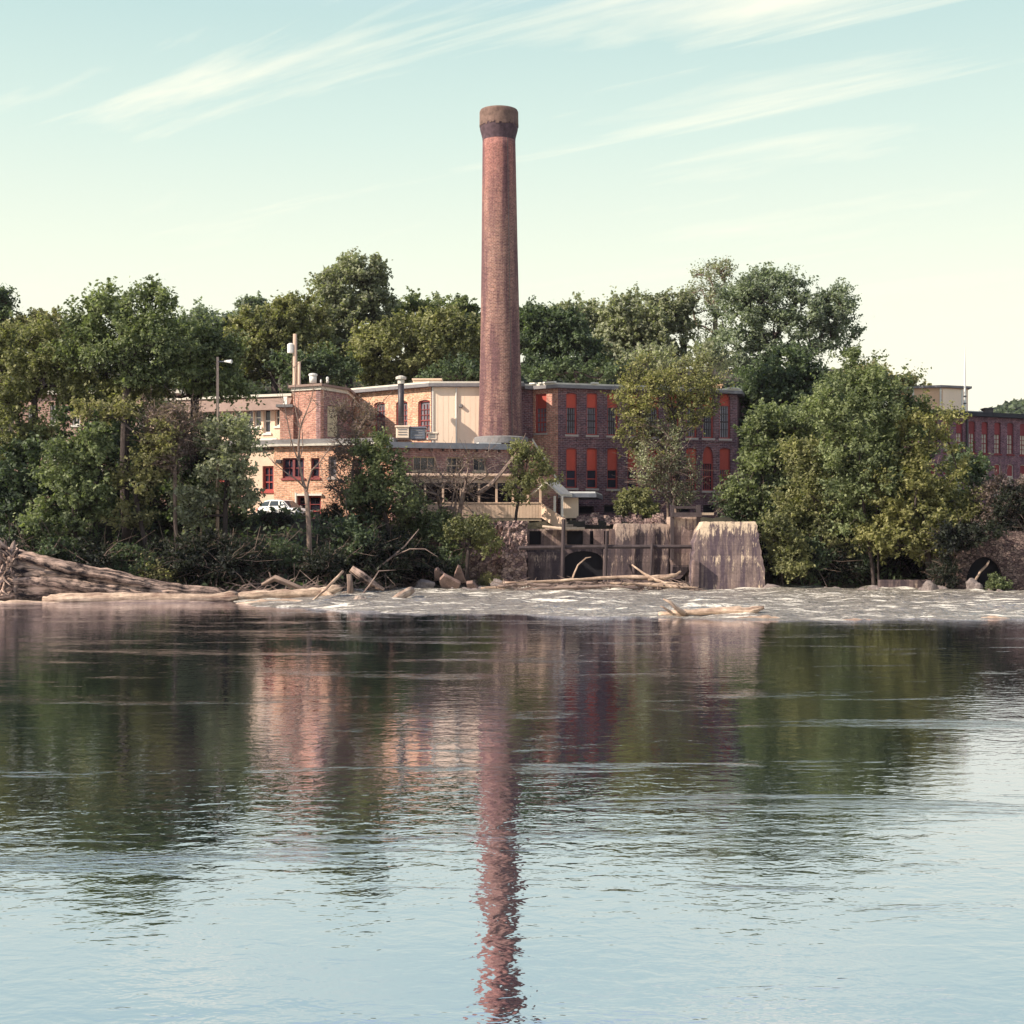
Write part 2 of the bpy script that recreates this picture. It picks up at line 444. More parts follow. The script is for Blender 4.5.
def window(parent, F, h, panel=0.0, glass='glass_dark', frame='red_frame', bars=(3, 4), panelmat='red_board', sill='sill_stone', fw=.09, pale_bars=None, frac2=None):
    u0, u1, zb, zp, rise = h
    top = zp + rise
    f = MB(); d0, d1 = -.24, -.12
    f.obox(F, u0+.002, u0+fw, d0, d1, zb+.002, zp); f.obox(F, u1-fw, u1-.002, d0, d1, zb+.002, zp)
    f.obox(F, u0+fw, u1-fw, d0, d1, zb+.002, zb+fw)
    ap = arc_pts(u0+.002, u1-.002, zp, max(rise-.002, 0)); ai = arc_pts(u0+fw, u1-fw, zp, max(rise - fw, 0))
    if rise > .05:
        for (a, za), (b, zb2), (c, zc), (e, ze) in zip(ap, ap[1:], ai, ai[1:]):
            f.face([F.pt(c, zc, d1), F.pt(e, ze, d1), F.pt(b, zb2, d1), F.pt(a, za, d1)])
            f.face([F.pt(c, zc, d1), F.pt(c, zc, d0), F.pt(e, ze, d0), F.pt(e, ze, d1)])
    else: f.obox(F, u0+fw, u1-fw, d0, d1, zp-fw, zp-.002)
    zglass = zp - panel if panel else zp
    if panel: f.obox(F, u0+fw, u1-fw, d0, d1, zglass-.07, zglass)
    nu, nz = bars
    zt = zglass - .07 if panel else (top if rise > .3 else zp - fw)
    b = MB()
    bm = f if pale_bars is None else b
    for k in range(1, nu):
        uc = u0+fw + (u1-u0-2*fw)*k/nu; bm.obox(F, uc-.022, uc+.022, -.23, -.17, zb+fw, zt - .01)
    for k in range(1, nz):
        zc = zb+fw + (zt-zb-fw)*k/nz; wd = .045 if (k == nz//2) else .022
        bm.obox(F, u0+fw+.001, u1-fw-.001, -.228, -.168, zc-wd, zc+wd)
    w = f.build('window', frame, parent)
    if pale_bars and b.f: b.build('glazing_bars', pale_bars, w)
    g = MB(); pts = [(u0+.01, zb+.01), (u1-.01, zb+.01)]
    if panel: g.face([F.pt(u0+.01, zb+.01, -.235), F.pt(u1-.01, zb+.01, -.235), F.pt(u1-.01, zglass, -.235), F.pt(u0+.01, zglass, -.235)])
    else:
        poly = [(u0+.01, zb+.01), (u1-.01, zb+.01)] + [(a, c) for a, c in reversed(arc_pts(u0+.01, u1-.01, zp, rise*.97))]
        g.face([F.pt(a, c, -.235) for a, c in poly])
    g.build('pane', glass, w)
    if panel:
        p = MB(); poly = [(u0+.012, zglass), (u1-.012, zglass)] + [(a, c) for a, c in reversed(arc_pts(u0+.012, u1-.012, zp, rise*.97))]
        n = len(poly); i = len(p.v)
        p.v += [F.pt(a, c, -.15) for a, c in poly] + [F.pt(a, c, -.2) for a, c in poly]
        p.f.append(tuple(i+k for k in range(n)))
        for k in range(n): p.f.append((i+k, i+n+k, i+n+(k+1) % n, i+(k+1) % n))
        p.build('boarded_panel', panelmat, w)
    if sill:
        s = MB(); s.obox(F, u0-.1, u1+.1, -.27, .09, zb-.16, zb-.002); s.build('sill', sill, w)
    return w

def hole(F, pxa, pxb, pyt, pyb, rise=0.0):
    u0, u1 = F.u(pxa), F.u(pxb); pm = (pxa+pxb)/2
    zt, zb = F.z(pm, pyt), F.z(pm, pyb)
    return (u0, u1, zb, zt - rise, rise)

def offset_poly(poly, d):
    n = len(poly); out = []
    for i in range(n):
        p0, p1, p2 = Vector(poly[i-1]), Vector(poly[i]), Vector(poly[(i+1) % n])
        d1 = (p1-p0).normalized(); d2 = (p2-p1).normalized()
        n1 = Vector((d1.y, -d1.x)); n2 = Vector((d2.y, -d2.x))
        b = (n1+n2); b = b / max(.4, b.dot(n1)) if b.length > .01 else n1
        out.append((p1.x + b.x*d, p1.y + b.y*d))
    return out

# ------------------------------------------------------------------ ground and water
def smooth(e0, e1, x):
    t = np.clip((x-e0)/(e1-e0), 0, 1); return t*t*(3-2*t)
def shoreline(x):
    return np.interp(x, [-400, -45, -32, -12, -7.5, -4, 0, 12.5, 16.2, 18, 24, 33, 60, 400], [80, 78, 79, 81, 88, 93.5, 95, 95.5, 92, 89, 90, 90, 92, 110])
def _vn(x, y, s, seed):
    r = np.random.default_rng(seed); g = r.random((64, 64))
    u = x/s; v = y/s; i = np.floor(u).astype(int); j = np.floor(v).astype(int); a = u-i; b = v-j
    a = a*a*(3-2*a); b = b*b*(3-2*b)
    G = lambda p, q: g[p % 64, q % 64]
    return (G(i, j)*(1-a)+G(i+1, j)*a)*(1-b)+(G(i, j+1)*(1-a)+G(i+1, j+1)*a)*b
def ground_h(x, y):
    t = y - shoreline(x)
    bank = np.where(t < 0, np.maximum(-2.2, t*.22), 0)
    wsteep = smooth(-6, -3, x)*(1-smooth(15, 18, x))
    rise = (1-wsteep)*smooth(0, 13, t) + wsteep*smooth(0, 2.2, t)
    h = bank + 4.55*rise
    r = x/np.maximum(y, 1)*K + 512
    keep = 1 - smooth(855, 925, r)
    hill = (13*smooth(119, 145, y) + 6*smooth(145, 172, y) - 12*smooth(230, 480, y)) * keep
    far = 56*np.exp(-((x-250)/85.)**2)*np.exp(-((y-620)/90.)**2)
    near = 2.6*smooth(5.5, -2, y)+2.2*smooth(4.5, 0, y)
    rough = (_vn(x, y, 3.1, 1)-.5)*.5 + (_vn(x, y, 1.1, 2)-.5)*.22
    rough = rough*smooth(-1, 2, t)*(1-smooth(12, 15, t)*.85)
    return h + hill + far*1.0 + near + rough

def grid_mesh(name, xs, ys, zf, mat):
    gx, gy = np.meshgrid(xs, ys); gz = zf(gx, gy)
    nx, ny = len(xs), len(ys)
    co = np.stack([gx, gy, gz], -1).reshape(-1, 3).astype(np.float32)
    idx = np.arange(nx*ny).reshape(ny, nx)
    q = np.stack([idx[:-1, :-1], idx[:-1, 1:], idx[1:, 1:], idx[1:, :-1]], -1).reshape(-1, 4)
    return np_mesh(name, co, q, mat, True)
def np_mesh(name, co, quads, mat, smoothf=False):
    me = bpy.data.meshes.new(name); nq, k = quads.shape
    me.vertices.add(len(co)); me.vertices.foreach_set('co', co.astype(np.float32).ravel())
    me.loops.add(nq*k); me.loops.foreach_set('vertex_index', quads.astype(np.int32).ravel())
    me.polygons.add(nq); me.polygons.foreach_set('loop_start', (np.arange(nq)*k).astype(np.int32))
    me.polygons.foreach_set('use_smooth', np.full(nq, smoothf))
    me.update(calc_edges=True); me.materials.append(M[mat])
    o = bpy.data.objects.new(name, me); COL.objects.link(o); return o
def axis(segs):
    out = []
    for a, b, s in segs: out += list(np.arange(a, b, s))
    out.append(segs[-1][1]); return np.array(out)

g = grid_mesh('ground', axis([(-3000, -400, 200), (-400, -70, 15), (-70, 70, .8), (70, 400, 12), (400, 3000, 200)]),
              axis([(-600, -20, 40), (-20, 70, 3), (70, 125, .8), (125, 220, 5), (220, 900, 25), (900, 5000, 300)]), ground_h, 'ground_soil')
tag(g, kind='structure')

def water_mats():
    # open river: wind ripples of several sizes
    def water(name, rapids):
        t = NT(name)
        v = t.coord((1, 1.35, 1)); v0 = t.coord()
        patch = t.ramp(t.noise(t.coord((.35, 1, 1)), .09, 4, .6), [(.35, .35), (.65, 1.15)])
        n1 = t.noise(v, 2.2, 3, .55, .35); n2 = t.noise(t.coord((.8, 1.3, 1)), .55, 3, .5, .2); n3 = t.noise(v, 7.5, 2, .5)
        if not rapids:
            h = t.math('ADD', t.math('MULTIPLY', n1, .0105), t.math('ADD', t.math('MULTIPLY', n2, .008), t.math('MULTIPLY', n3, .0016)))
            h = t.math('MULTIPLY', h, patch)
            sm = t.ramp(t.noise(t.coord((.10, .42, 1)), 1.0, 7, .72, .5), [(.56, 0), (.72, 1)])
            n4 = t.noise(t.coord((.8, 1.2, 1)), 1.9, 3, .6)
            h = t.math('ADD', h, t.math('MULTIPLY', t.math('MULTIPLY', sm, n4), .013))
        else:
            h = t.math('ADD', t.math('MULTIPLY', n1, .22), t.math('MULTIPLY', n3, .07))
        bp = t.n('ShaderNodeBump'); bp.inputs['Strength'].default_value = 1; bp.inputs['Distance'].default_value = 1
        t.l(h, bp.inputs['Height'])
        body = t.n('ShaderNodeBsdfDiffuse'); gl = t.n('ShaderNodeBsdfGlossy')
        gl.inputs['Color'].default_value = (.89, .90, 1.0, 1) if not rapids else (.9, .88, .86, 1); gl.inputs['Roughness'].default_value = .03 if not rapids else .25
        fr = t.n('ShaderNodeFresnel'); fr.inputs['IOR'].default_value = 2.5 if not rapids else 1.5
        for nd in (gl, fr): t.l(bp.outputs[0], nd.inputs['Normal'])
        fo = fr.outputs[0] if rapids else t.math('ADD', t.math('MULTIPLY', fr.outputs[0], .30), .70)
        mx = t.n('ShaderNodeMixShader'); t.l(fo, mx.inputs[0]); t.l(body.outputs[0], mx.inputs[1]); t.l(gl.outputs[0], mx.inputs[2])
        if not rapids:
            body.inputs['Color'].default_value = (.008, .018, .022, 1)
            t.l(mx.outputs[0], t.out.inputs['Surface'])
        else:
            c = t.ramp(t.noise(t.coord((.6, 1.3, 1)), 3.0, 6, .7), [(.33, (.11, .10, .088)), (.64, (.33, .30, .255))])
            foam = t.ramp(t.math('ADD', t.noise(t.coord((.28, 1.2, 1)), 1.1, 9, .78, .4), t.math('MULTIPLY', n3, .12)), [(.60, 0), (.68, 1)])
            t.l(t.mix(foam, c, (.75, .7, .6)), body.inputs['Color']); t.l(bp.outputs[0], body.inputs['Normal'])
            fd = t.n('ShaderNodeBsdfDiffuse'); fd.inputs['Color'].default_value = (.78, .74, .64, 1)
            m2 = t.n('ShaderNodeMixShader'); t.l(foam, m2.inputs[0]); t.l(mx.outputs[0], m2.inputs[1]); t.l(fd.outputs[0], m2.inputs[2])
            t.l(m2.outputs[0], t.out.inputs['Surface'])
        M[name] = t.m
    water('water_calm', False); water('water_rapid', True)
water_mats()
riv = grid_mesh('river', axis([(-3000, -200, 400), (-200, 200, 20), (200, 3000, 400)]), axis([(-60, 120, 10), (120, 130, 10)]), lambda x, y: x*0, 'water_calm')
tag(riv, kind='structure')

def rapids_sheet():
    xs = np.arange(-16, 62, .22); ys = np.linspace(0, 1, 150)
    gx, gs = np.meshgrid(xs, ys)
    front = np.interp(xs, [-16, -13, -8, -4, 2, 7, 12, 25, 40, 62], [78, 71, 66.5, 64, 63, 61, 59.5, 60, 61, 66]) + (_vn(xs, xs*0, 2.5, 5)-.5)*1.6 + (_vn(xs, xs*0, .7, 6)-.5)*.5
    back = 100
    gy = front[None, :] + (back - front[None, :])*gs
    edge = np.clip(gs*14, 0, 1)
    z = .03*edge + edge*(.26*_vn(gx*.55, gy, .9, 7)**2 + .08*_vn(gx, gy, .4, 8) + .12*np.clip(_vn(gx*.22, gy, 1.3, 9)-.55, 0, 1)*2.2) - .05*(1-edge)
    z *= np.interp(gx, [-16, -10, 60], [.3, 1, 1])
    co = np.stack([gx, gy, z], -1).reshape(-1, 3); nx, ny = len(xs), len(ys)
    idx = np.arange(nx*ny).reshape(ny, nx)
    q = np.stack([idx[:-1, :-1], idx[:-1, 1:], idx[1:, 1:], idx[1:, :-1]], -1).reshape(-1, 4)
    return np_mesh('rapids', co, q, 'water_rapid', True)
tag(rapids_sheet(), kind='structure')

# ------------------------------------------------------------------ brick mill
def mill():
    zt = 14.85; zb = 3.6
    root = thing('brick_mill', (X(558, 108.5), 108.5, zb), 'dark red brick mill with orange boarded windows standing behind the tall chimney', 'factory')
    pA, pB, pC = (345, 113.5), (431, 107.6), (482, 107.4)
    A = (X(345, 113.5), 113.5); B = (X(431, 107.6), 107.6); C = (X(519, 107.6), 107.6); Dn = (X(519.5, 109.2), 109.2)
    E = (X(533, 109.9), 109.9); F_ = (X(558, 108.5), 108.5); G = (X(737, 113.4), 113.4); H = (G[0]+4, 131); I = (A[0]-1, 131)
    W1 = Frame(A, B)
    hs = [hole(W1, 374, 385, 402, 438, .18), hole(W1, 396, 407.5, 401, 438, .18), hole(W1, 418, 430, 400, 438, .18)]
    wall(root, W1, zb, zt, hs, 'brick_orange')  # brighter brick than the facade: sunlight on this wing put into its colour
    for h in hs: window(root, W1, h, 0, 'glass_grey', 'red_frame', (3, 6), fw=.13, sill='sill_stone', pale_bars='maroon_frame')
    W2 = Frame(B, C)
    wall(root, W2, zb, zt, [], 'brick_mill')
    p = MB(); ue = W2.u(481)
    for k in range(9):
        a = .12 + (ue-.12)*k/9; b = .12 + (ue-.12)*(k+1)/9
        p.obox(W2, a+.012, b-.012, .003, .09, 8.0, zt-.02)
    p.obox(W2, .12, ue, .003, .07, 7.9, zt-.03)
    pn = p.build('cream_wall_panel', 'cream_panel', root)
    q = MB(); uc = W2.u(456.5); q.tube([W2.pt(uc, z, .17) for z in (9.9, 12, zt-.1)], .07, 8); q.build('drain_pipe', 'white_trim', root)
    q = MB(); uu = W2.u(432); q.obox(W2, uu, uu+.12, .091, .16, 8.0, zt-.03); q.build('corner_trim', 'white_trim', root)
    q = MB(); uv_ = W2.u(461); zc = W2.z(461, 406); q.tube([W2.pt(uv_, zc, .09), W2.pt(uv_, zc, .3)], [.17, .12], 10); q.build('wall_vent', 'roof_grey', root)
    W3 = Frame(Dn, E); wall(root, W3, zb, zt, [], 'brick_mill')
    W4 = Frame(E, F_)
    h4 = [hole(W4, 535, 546.5, 394, 433, .0)]
    wall(root, W4, zb, zt, h4, 'brick_tower')  # lighter brick again: the facet's sunlight put into its colour
    window(root, W4, h4[0], 1.05, 'glass_grey', 'red_frame', (3, 5), fw=.12)
    W5 = Frame(F_, G)
    hs = []; specs = []
    for k, c in enumerate([571.5, 592, 612.5, 633, 653.5, 673.5, 691.5, 708, 725]):
        rise = .75 if k >= 7 else .14
        h = hole(W5, c-5.4, c+5.4, 393 if rise < .5 else 392 + (k == 8)*-.5, 434.5 + .027*(c-571), rise); hs.append(h); specs.append((h, .95 if rise < .5 else .35, 'glass_grey', (4, 4)))
        rise = 1.05 if k == 7 else .14
        h = hole(W5, c-5.4, c+5.4, 448 if k != 7 else 446, 488 + .02*(c-571), rise); hs.append(h); specs.append((h, 1.55 if k != 7 else .3, 'glass_dark', (1, 2) if k < 4 else (4, 4)))
    for (pa, pb, pt_, pb2) in [(579, 594, 506, 514), (604, 619, 505, 513), (642, 656, 505, 522), (676, 690, 506, 513), (703, 715, 505, 514)]:
        h = hole(W5, pa, pb, pt_, pb2, 0); hs.append(h); specs.append((h, 0, 'inner_dark', (1, 1)))
    wall(root, W5, zb, zt, hs, 'brick_mill')  # dark purple brick: the shade on this facade put into its colour
    for i, (h, pan, gl, bars) in enumerate(specs):
        window(root, W5, h, pan, gl, 'red_frame' if gl != 'inner_dark' else 'timber_dark', bars, fw=.10, pale_bars='timber_dark' if gl == 'glass_grey' else None, sill='sill_stone' if gl != 'inner_dark' else None)
    W6 = Frame(G, H); wall(root, W6, zb, zt, [], 'brick_mill')
    W7 = Frame(H, I); wall(root, W7, zb, zt, [], 'brick_mill', name='rear_wall'); W8 = Frame(I, A); wall(root, W8, zb, zt, [], 'brick_mill')
    # string course
    s = MB(); s.obox(W5, .05, W5.L-.05, .003, .07, 10.95, 11.12); s.obox(W5, .05, W5.L-.05, .003, .07, 6.55, 6.72); s.build('string_course', 'brick_mill', root)
    # roof: slab, dark soffit, pale flashing along the eave
    poly = [A, B, C, Dn, E, F_, G, H, I]
    r = MB(); r.prism(offset_poly(poly, .45), zt+.003, zt+.26); rf = r.build('roof', 'fascia_grey', root)
    r = MB(); r.prism(offset_poly(poly, .36), zt+.263, zt+.40); r.build('roof_edge', 'fascia_pale', rf)
    r = MB(); rnd = random.Random(3)
    for W in (W4, W5):
        u = 0
        while u < W.L:
            w = rnd.uniform(.25, 1.3)
            if rnd.random() < .6: r = MB(); r.obox(W, u, min(W.L, u+w), .2, .5+rnd.uniform(0, .04), zt+.404, zt+.44+rnd.uniform(.02, .12)); r.build('flashing', 'white_trim', rf)
            u += w + rnd.uniform(.05, .5)
    # drip soffit blocks
    # flue pipe on the lit wing
    q = MB(); D = 105.6
    q.tube([P(401, 434, D), P(401, 408, D), P(401, 384, D)], .23, 12); f = q.build('flue_pipe', 'dark_metal', root, smooth=True)
    q = MB(); q.tube([P(401, 383.9, D), P(401, 379.5, D)], .26, 12); q.tube([P(401, 379.4, D), P(401, 377, D), P(401, 375.7, D)], [.40, .40, .15], 12); q.build('flue_cap', 'fascia_pale', f)
    return root
mill()

def rooftop_box(name, px0, px1, py0, py1, D, mat, label, cat, depth=2.0, cap=None, group=None, rib=True):
    x0, x1 = X(px0, D), X(px1, D); z1, z0 = Z(py0, D), Z(py1, D)
    root = thing(name, ((x0+x1)/2, D+depth/2, z0), label, cat, group)
    b = MB(); b.box(x0, x1, D, D+depth, z0, z1-.12)
    b.build('casing', mat, root, bevel=.04)
    b = MB(); b.box(x0-.08, x1+.08, D-.08, D+depth+.08, z1-.118, z1); b.build('lid', cap or mat, root, bevel=.02)
    if rib:
        b = MB(); n = 3
        for k in range(n):
            zz = z0 + (z1-z0)*(.25+.2*k); b.box(x0+.15, x1-.15, D-.03, D-.002, zz, zz+.06)
        b.build('vent_slats', 'roof_grey', root)
    return root
rooftop_box('rooftop_unit', 413, 441, 378.5, 386.5, 112, 'cream_render', 'low cream box on the mill roof left of the chimney', 'rooftop unit', rib=False)
rooftop_box('rooftop_unit', 706, 722, 384, 392.5, 117, 'tan_penthouse', 'small tan box on the mill roof behind the yellow-green tree', 'rooftop unit', rib=False)
rooftop_box('air_handler', 396, 409, 425.5, 438, 103.6, 'cream_panel', 'cream air handling box on the low roof, under the dark flue pipe', 'air handler')
rooftop_box('air_handler', 410, 425, 426.5, 439, 103.8, 'grey_metal', 'dark grey air handling box on the low roof, middle of three', 'air handler')
rooftop_box('air_handler', 428, 437, 432, 439.5, 104.0, 'cream_panel', 'smallest cream box on the low roof in front of the cream wall', 'air handler', 1.2)

# ------------------------------------------------------------------ chimney
def chimney():
    D = 105.6; bx = X(501.2, D); zb = 4.2
    root = thing('factory_chimney', (bx, D, zb), 'tall tapering round brick chimney with sooty flared top', 'chimney')
    base = Vector((bx, D, 0)); lean = (-.0058, 0)
    def r(py): return np.interp(py, [105, 135, 250, 350, 436, 520], [1.24, 1.24, 1.36, 1.50, 1.69, 1.8]) 
    prof = []
    for py in list(range(520, 135, -8)) + [136]:
        z = Z(py, D-1.4*max(0, 1-(py-136)/120)); prof.append((float(r(py)), z))
    mb = MB(); mb.lathe(base, prof, 64, lean); mb.build('shaft', 'brick_stack', root, smooth=True)
    ZT = lambda py, D: Z(py, D-1.4)
    z0 = ZT(136, D); off = lean[0]*(z0-prof[0][1]); c2 = Vector((bx+off, D, 0))
    mb = MB(); pr = [(1.243, ZT(136, D)), (1.26, ZT(133, D)), (1.34, ZT(129, D)), (1.42, ZT(125, D)), (1.44, ZT(120.5, D))]
    mb.lathe(c2, pr, 64, lean)
    mb.build('sooty_collar', 'stack_soot', root, smooth=True)
    mb = MB(); pr = [(1.44, ZT(120.5, D)), (1.47, ZT(119.9, D)), (1.46, ZT(107, D)), (1.40, ZT(105.2, D)), (1.05, ZT(105, D)), (1.0, ZT(109, D)), (1.0, ZT(140, D))]
    mb.lathe(c2, pr, 64, lean); mb.build('crown', 'stack_cap', root)
    # jagged corbel teeth between crown and collar
    mb = MB(); rnd = random.Random(4)
    for k in range(34):
        th = 2*math.pi*(k+rnd.uniform(-.3, .3))/34; hw = rnd.uniform(.03, .10); a = th-hw; b = th+hw; zt = ZT(119.5, D); zz = ZT(121.2+rnd.uniform(0, 1.8), D); ro = 1.475; ri = 1.3
        q = [(c2.x+ri*math.cos(a), D+ri*math.sin(a)), (c2.x+ro*math.cos(a), D+ro*math.sin(a)), (c2.x+ro*math.cos(b), D+ro*math.sin(b)), (c2.x+ri*math.cos(b), D+ri*math.sin(b))]
        mb.hexa([(x, y, zz) for x, y in q], [(x, y, zt) for x, y in q])
    mb.build('corbels', 'stack_cap', root)
    mb = MB()
    for py in (441,):
        z = Z(py, D); mb.lathe(base, [(1.70, z-.25), (2.05, z-.25), (2.05, z+.22), (1.95, z+.28), (1.70, z+.28)], 48)
    mb.build('plinth', 'roof_grey', root)
    b2 = MB(); pts = [Vector((bx + lean[0]*(Z(py, D)-prof[0][1]) + (float(r(py))+.06)*.5, D-(float(r(py))+.06)*.87, Z(py, D))) for py in (436, 366, 300, 250, 190, 140)]; b2.tube(pts, .022, 5); b2.build('lightning_conductor', 'dark_metal', root)
chimney()

# ------------------------------------------------------------------ low left building
def office():
    zb = 3.6; zl = 10.05
    root = thing('brick_office', (X(320, 103), 103, zb), 'two-tier orange brick building with a square tower beside the white car', 'building')
    # lower tier
    L1 = pxframe(274, 103.9, 392, 101.6); L0 = pxframe(246, 105.2, 274, 104.5); Lm = pxframe(150, 107.2, 246, 105.2)
    hs = [hole(L1, 282.5, 304, 458, 478), hole(L1, 311, 319.5, 458, 477.5), hole(L1, 328.5, 336.5, 456, 477.5), hole(L1, 355, 363, 458, 478), hole(L1, 297.5, 321, 496, 519.5)]
    wall(root, L1, zb, zl, hs, 'brick_orange')
    window(root, L1, hs[0], 0, 'glass_dark', 'maroon_frame', (4, 2), fw=.12, sill='maroon_frame')
    m = MB(); um = (hs[0][0]+hs[0][1])/2; m.obox(L1, um-.09, um+.09, -.24, -.11, hs[0][2]+.13, hs[0][3]-.13); m.build('mullion', 'maroon_frame', root)
    window(root, L1, hs[1], 0, 'glass_dark', 'maroon_frame', (1, 2), fw=.12, sill='maroon_frame')
    window(root, L1, hs[2], 0, 'glass_grey', 'sill_stone', (1, 2), fw=.1, sill='sill_stone')
    window(root, L1, hs[3], 0, 'glass_dark', 'maroon_frame', (1, 2), fw=.12, sill='maroon_frame')
    d = window(root, L1, hs[4], 0, 'glass_dark', 'red_frame', (2, 3), fw=.12, sill=None); d.name = 'double_door'
    m = MB(); m.obox(L1, L1.u(296)-.02, L1.u(297.3), .003, .2, 4.5, 6.6); m.build('door_post', 'white_trim', root)
    m = MB(); m.obox(L1, L1.u(296), L1.u(322.5), .003, .18, hs[4][3]+.02, hs[4][3]+.17); m.build('door_lintel', 'white_trim', root)
    m = MB(); uu = L1.u(277.5); m.obox(L1, uu, uu+.4, .003, .3, 9.0-.2, 9.25-.2); m.build('wall_lamp', 'dark_metal', root)
    h0 = [hole(L0, 262.5, 274-.3, 466, 491)]
    wall(root, L0, zb, zl-.25, h0, 'cream_render'); window(root, L0, h0[0], 0, 'glass_dark', 'red_frame', (2, 3), fw=.14, sill='red_frame')
    hm = [hole(Lm, a, a+10, 465, 490) for a in (165, 190, 215)]
    wall(root, Lm, zb, zl-.25, hm, 'brick_pink')
    for h in hm: window(root, Lm, h, 0, 'glass_dark', 'red_frame', (2, 3), fw=.12)
    Rt = Frame((L1.b.x, L1.b.y), (L1.b.x, 114)); wall(root, Rt, zb, zl, [], 'brick_orange')
    # roof of lower tier
    poly = [(Lm.a.x, Lm.a.y), (L0.a.x, L0.a.y), (L0.b.x, L0.b.y), (L1.a.x, L1.a.y), (L1.b.x, L1.b.y), (L1.b.x, 114), (Lm.a.x, 114)]
    r = MB(); r.prism(offset_poly(poly, .35), zl+.003, zl+.16); rf = r.build('lower_roof', 'fascia_pale', root)
    r = MB(); r.prism(offset_poly(poly, .12), zl+.163, zl+.52); r.build('roof_upstand', 'roof_grey', rf)
    # tower
    zt = 14.35
    Ta, Tb, Tc = (X(293, 105.8), 105.8), (X(320.5, 104.6), 104.6), (X(346, 107.8), 107.8)
    T1 = Frame(Ta, Tb); T2 = Frame(Tb, Tc)
    wall(root, T1, zl+.2, zt, [], 'brick_tower')
    h2 = [hole(T2, 327.5, 338.5, 406, 437)]
    wall(root, T2, zl+.2, zt, h2, 'brick_annex')  # darker brick than the left face: this face's shade put into its colour
    w = MB(); h = h2[0]; w.obox(T2, h[0]+.02, h[1]-.02, -.2, -.1, h[2]+.02, h[3]-.02); w.build('boarded_opening', 'board_yellow', root)
    back = [(Tc[0], 114), (Ta[0], 114)]
    wall(root, Frame(Tc, back[0]), zl+.2, zt, [], 'brick_annex'); wall(root, Frame(back[1], Ta), zl+.2, zt, [], 'brick_tower'); wall(root, Frame(back[0], back[1]), zl+.2, zt, [], 'brick_tower')
    poly = [Ta, Tb, Tc] + back
    r = MB(); r.prism(offset_poly(poly, .12), zt+.003, zt+.26); r.build('tower_fascia', 'fascia_pale', root)
    r = MB(); r.prism(offset_poly(poly, .32), zt+.263, zt+.43); tr = r.build('tower_roof', 'roof_brown', root)
    # bay left of tower
    Bf = pxframe(280, 105.5, 293.2, 105.4); wall(root, Bf, zl+.2, 13.1, [], 'brick_tower')
    Br = Frame((Bf.a.x, 109), (Bf.a.x, Bf.a.y)); wall(root, Br, zl+.2, 13.1, [], 'brick_tower')
    r = MB(); r.prism([(Bf.a.x-.25, 105.1), (Bf.b.x-.01, 105.1), (Bf.b.x-.01, 108.8), (Bf.a.x-.25, 108.8)], 13.103, 13.3); r.build('bay_roof', 'roof_grey', root)
    # upper wing running back to the left
    U = pxframe(150, 111.5, 293, 107.2); zu = 14.1
    hu = [hole(U, 263.5, 270.5, 408.5, 433), hole(U, 275, 279.6, 408.5, 426)] + [hole(U, a, a+7, 408, 427) for a in (180, 191, 202, 213, 224, 235, 246, 254)]
    wall(root, U, zl+.2, zu-1.05, hu, 'cream_render')
    for i, h in enumerate(hu): window(root, U, h, 0, 'glass_dark' if i < 2 else 'glass_grey', 'white_trim', (1, 2), fw=.1, sill='white_trim')
    r = MB(); r.xprism([(.02, zu-1.045), (.75, zu-1.045), (.1, zu), (-.4, zu)], U, 0, U.L); r.build('sloping_fascia', 'roof_brown', root)
    r = MB(); r.xprism([(-.5, zu+.003), (.3, zu+.003), (.3, zu+.2), (-8, zu+.4), (-8, zu+.1)], U, 0, U.L); r.build('upper_roof', 'fascia_pale', root)
    r = MB(); u1 = U.u(289); r.obox(U, u1, u1+.35, .76, .95, zu-1.0, zu-.1); r.build('soffit_vent', 'white_trim', root)
    # low parapet band of white render at terrace foot
    r = MB(); r.obox(U, U.u(262), U.u(279.8), .35, .5, zl+.53, zl+.85); r.build('terrace_kerb', 'white_trim', root)
    return root
office()

def small_vent(px, pyt, pyb, D, r, label):
    b = thing('roof_vent', tuple(P(px, pyb, D)), label, 'roof vent', 'vents on the tower roof')
    m = MB(); m.tube([P(px, pyb+1, D), P(px, pyt+2, D)], r*.85, 12); m.build('stem', 'white_metal', b, smooth=True)
    m = MB(); m.tube([P(px, pyt+2.5, D), P(px, pyt+.7, D), P(px, pyt, D)], [r*1.05, r, r*.5], 12); m.build('cap', 'white_metal', b)
small_vent(313, 373.3, 382, 108, .33, 'wide white domed vent on the tower roof')
small_vent(327.5, 376.8, 382, 108.6, .11, 'thin white vent pipe on the tower roof, right of the wide domed vent')
small_vent(321, 379.5, 382, 109.2, .07, 'tiny dark stub pipe on the tower roof between the two white vents')

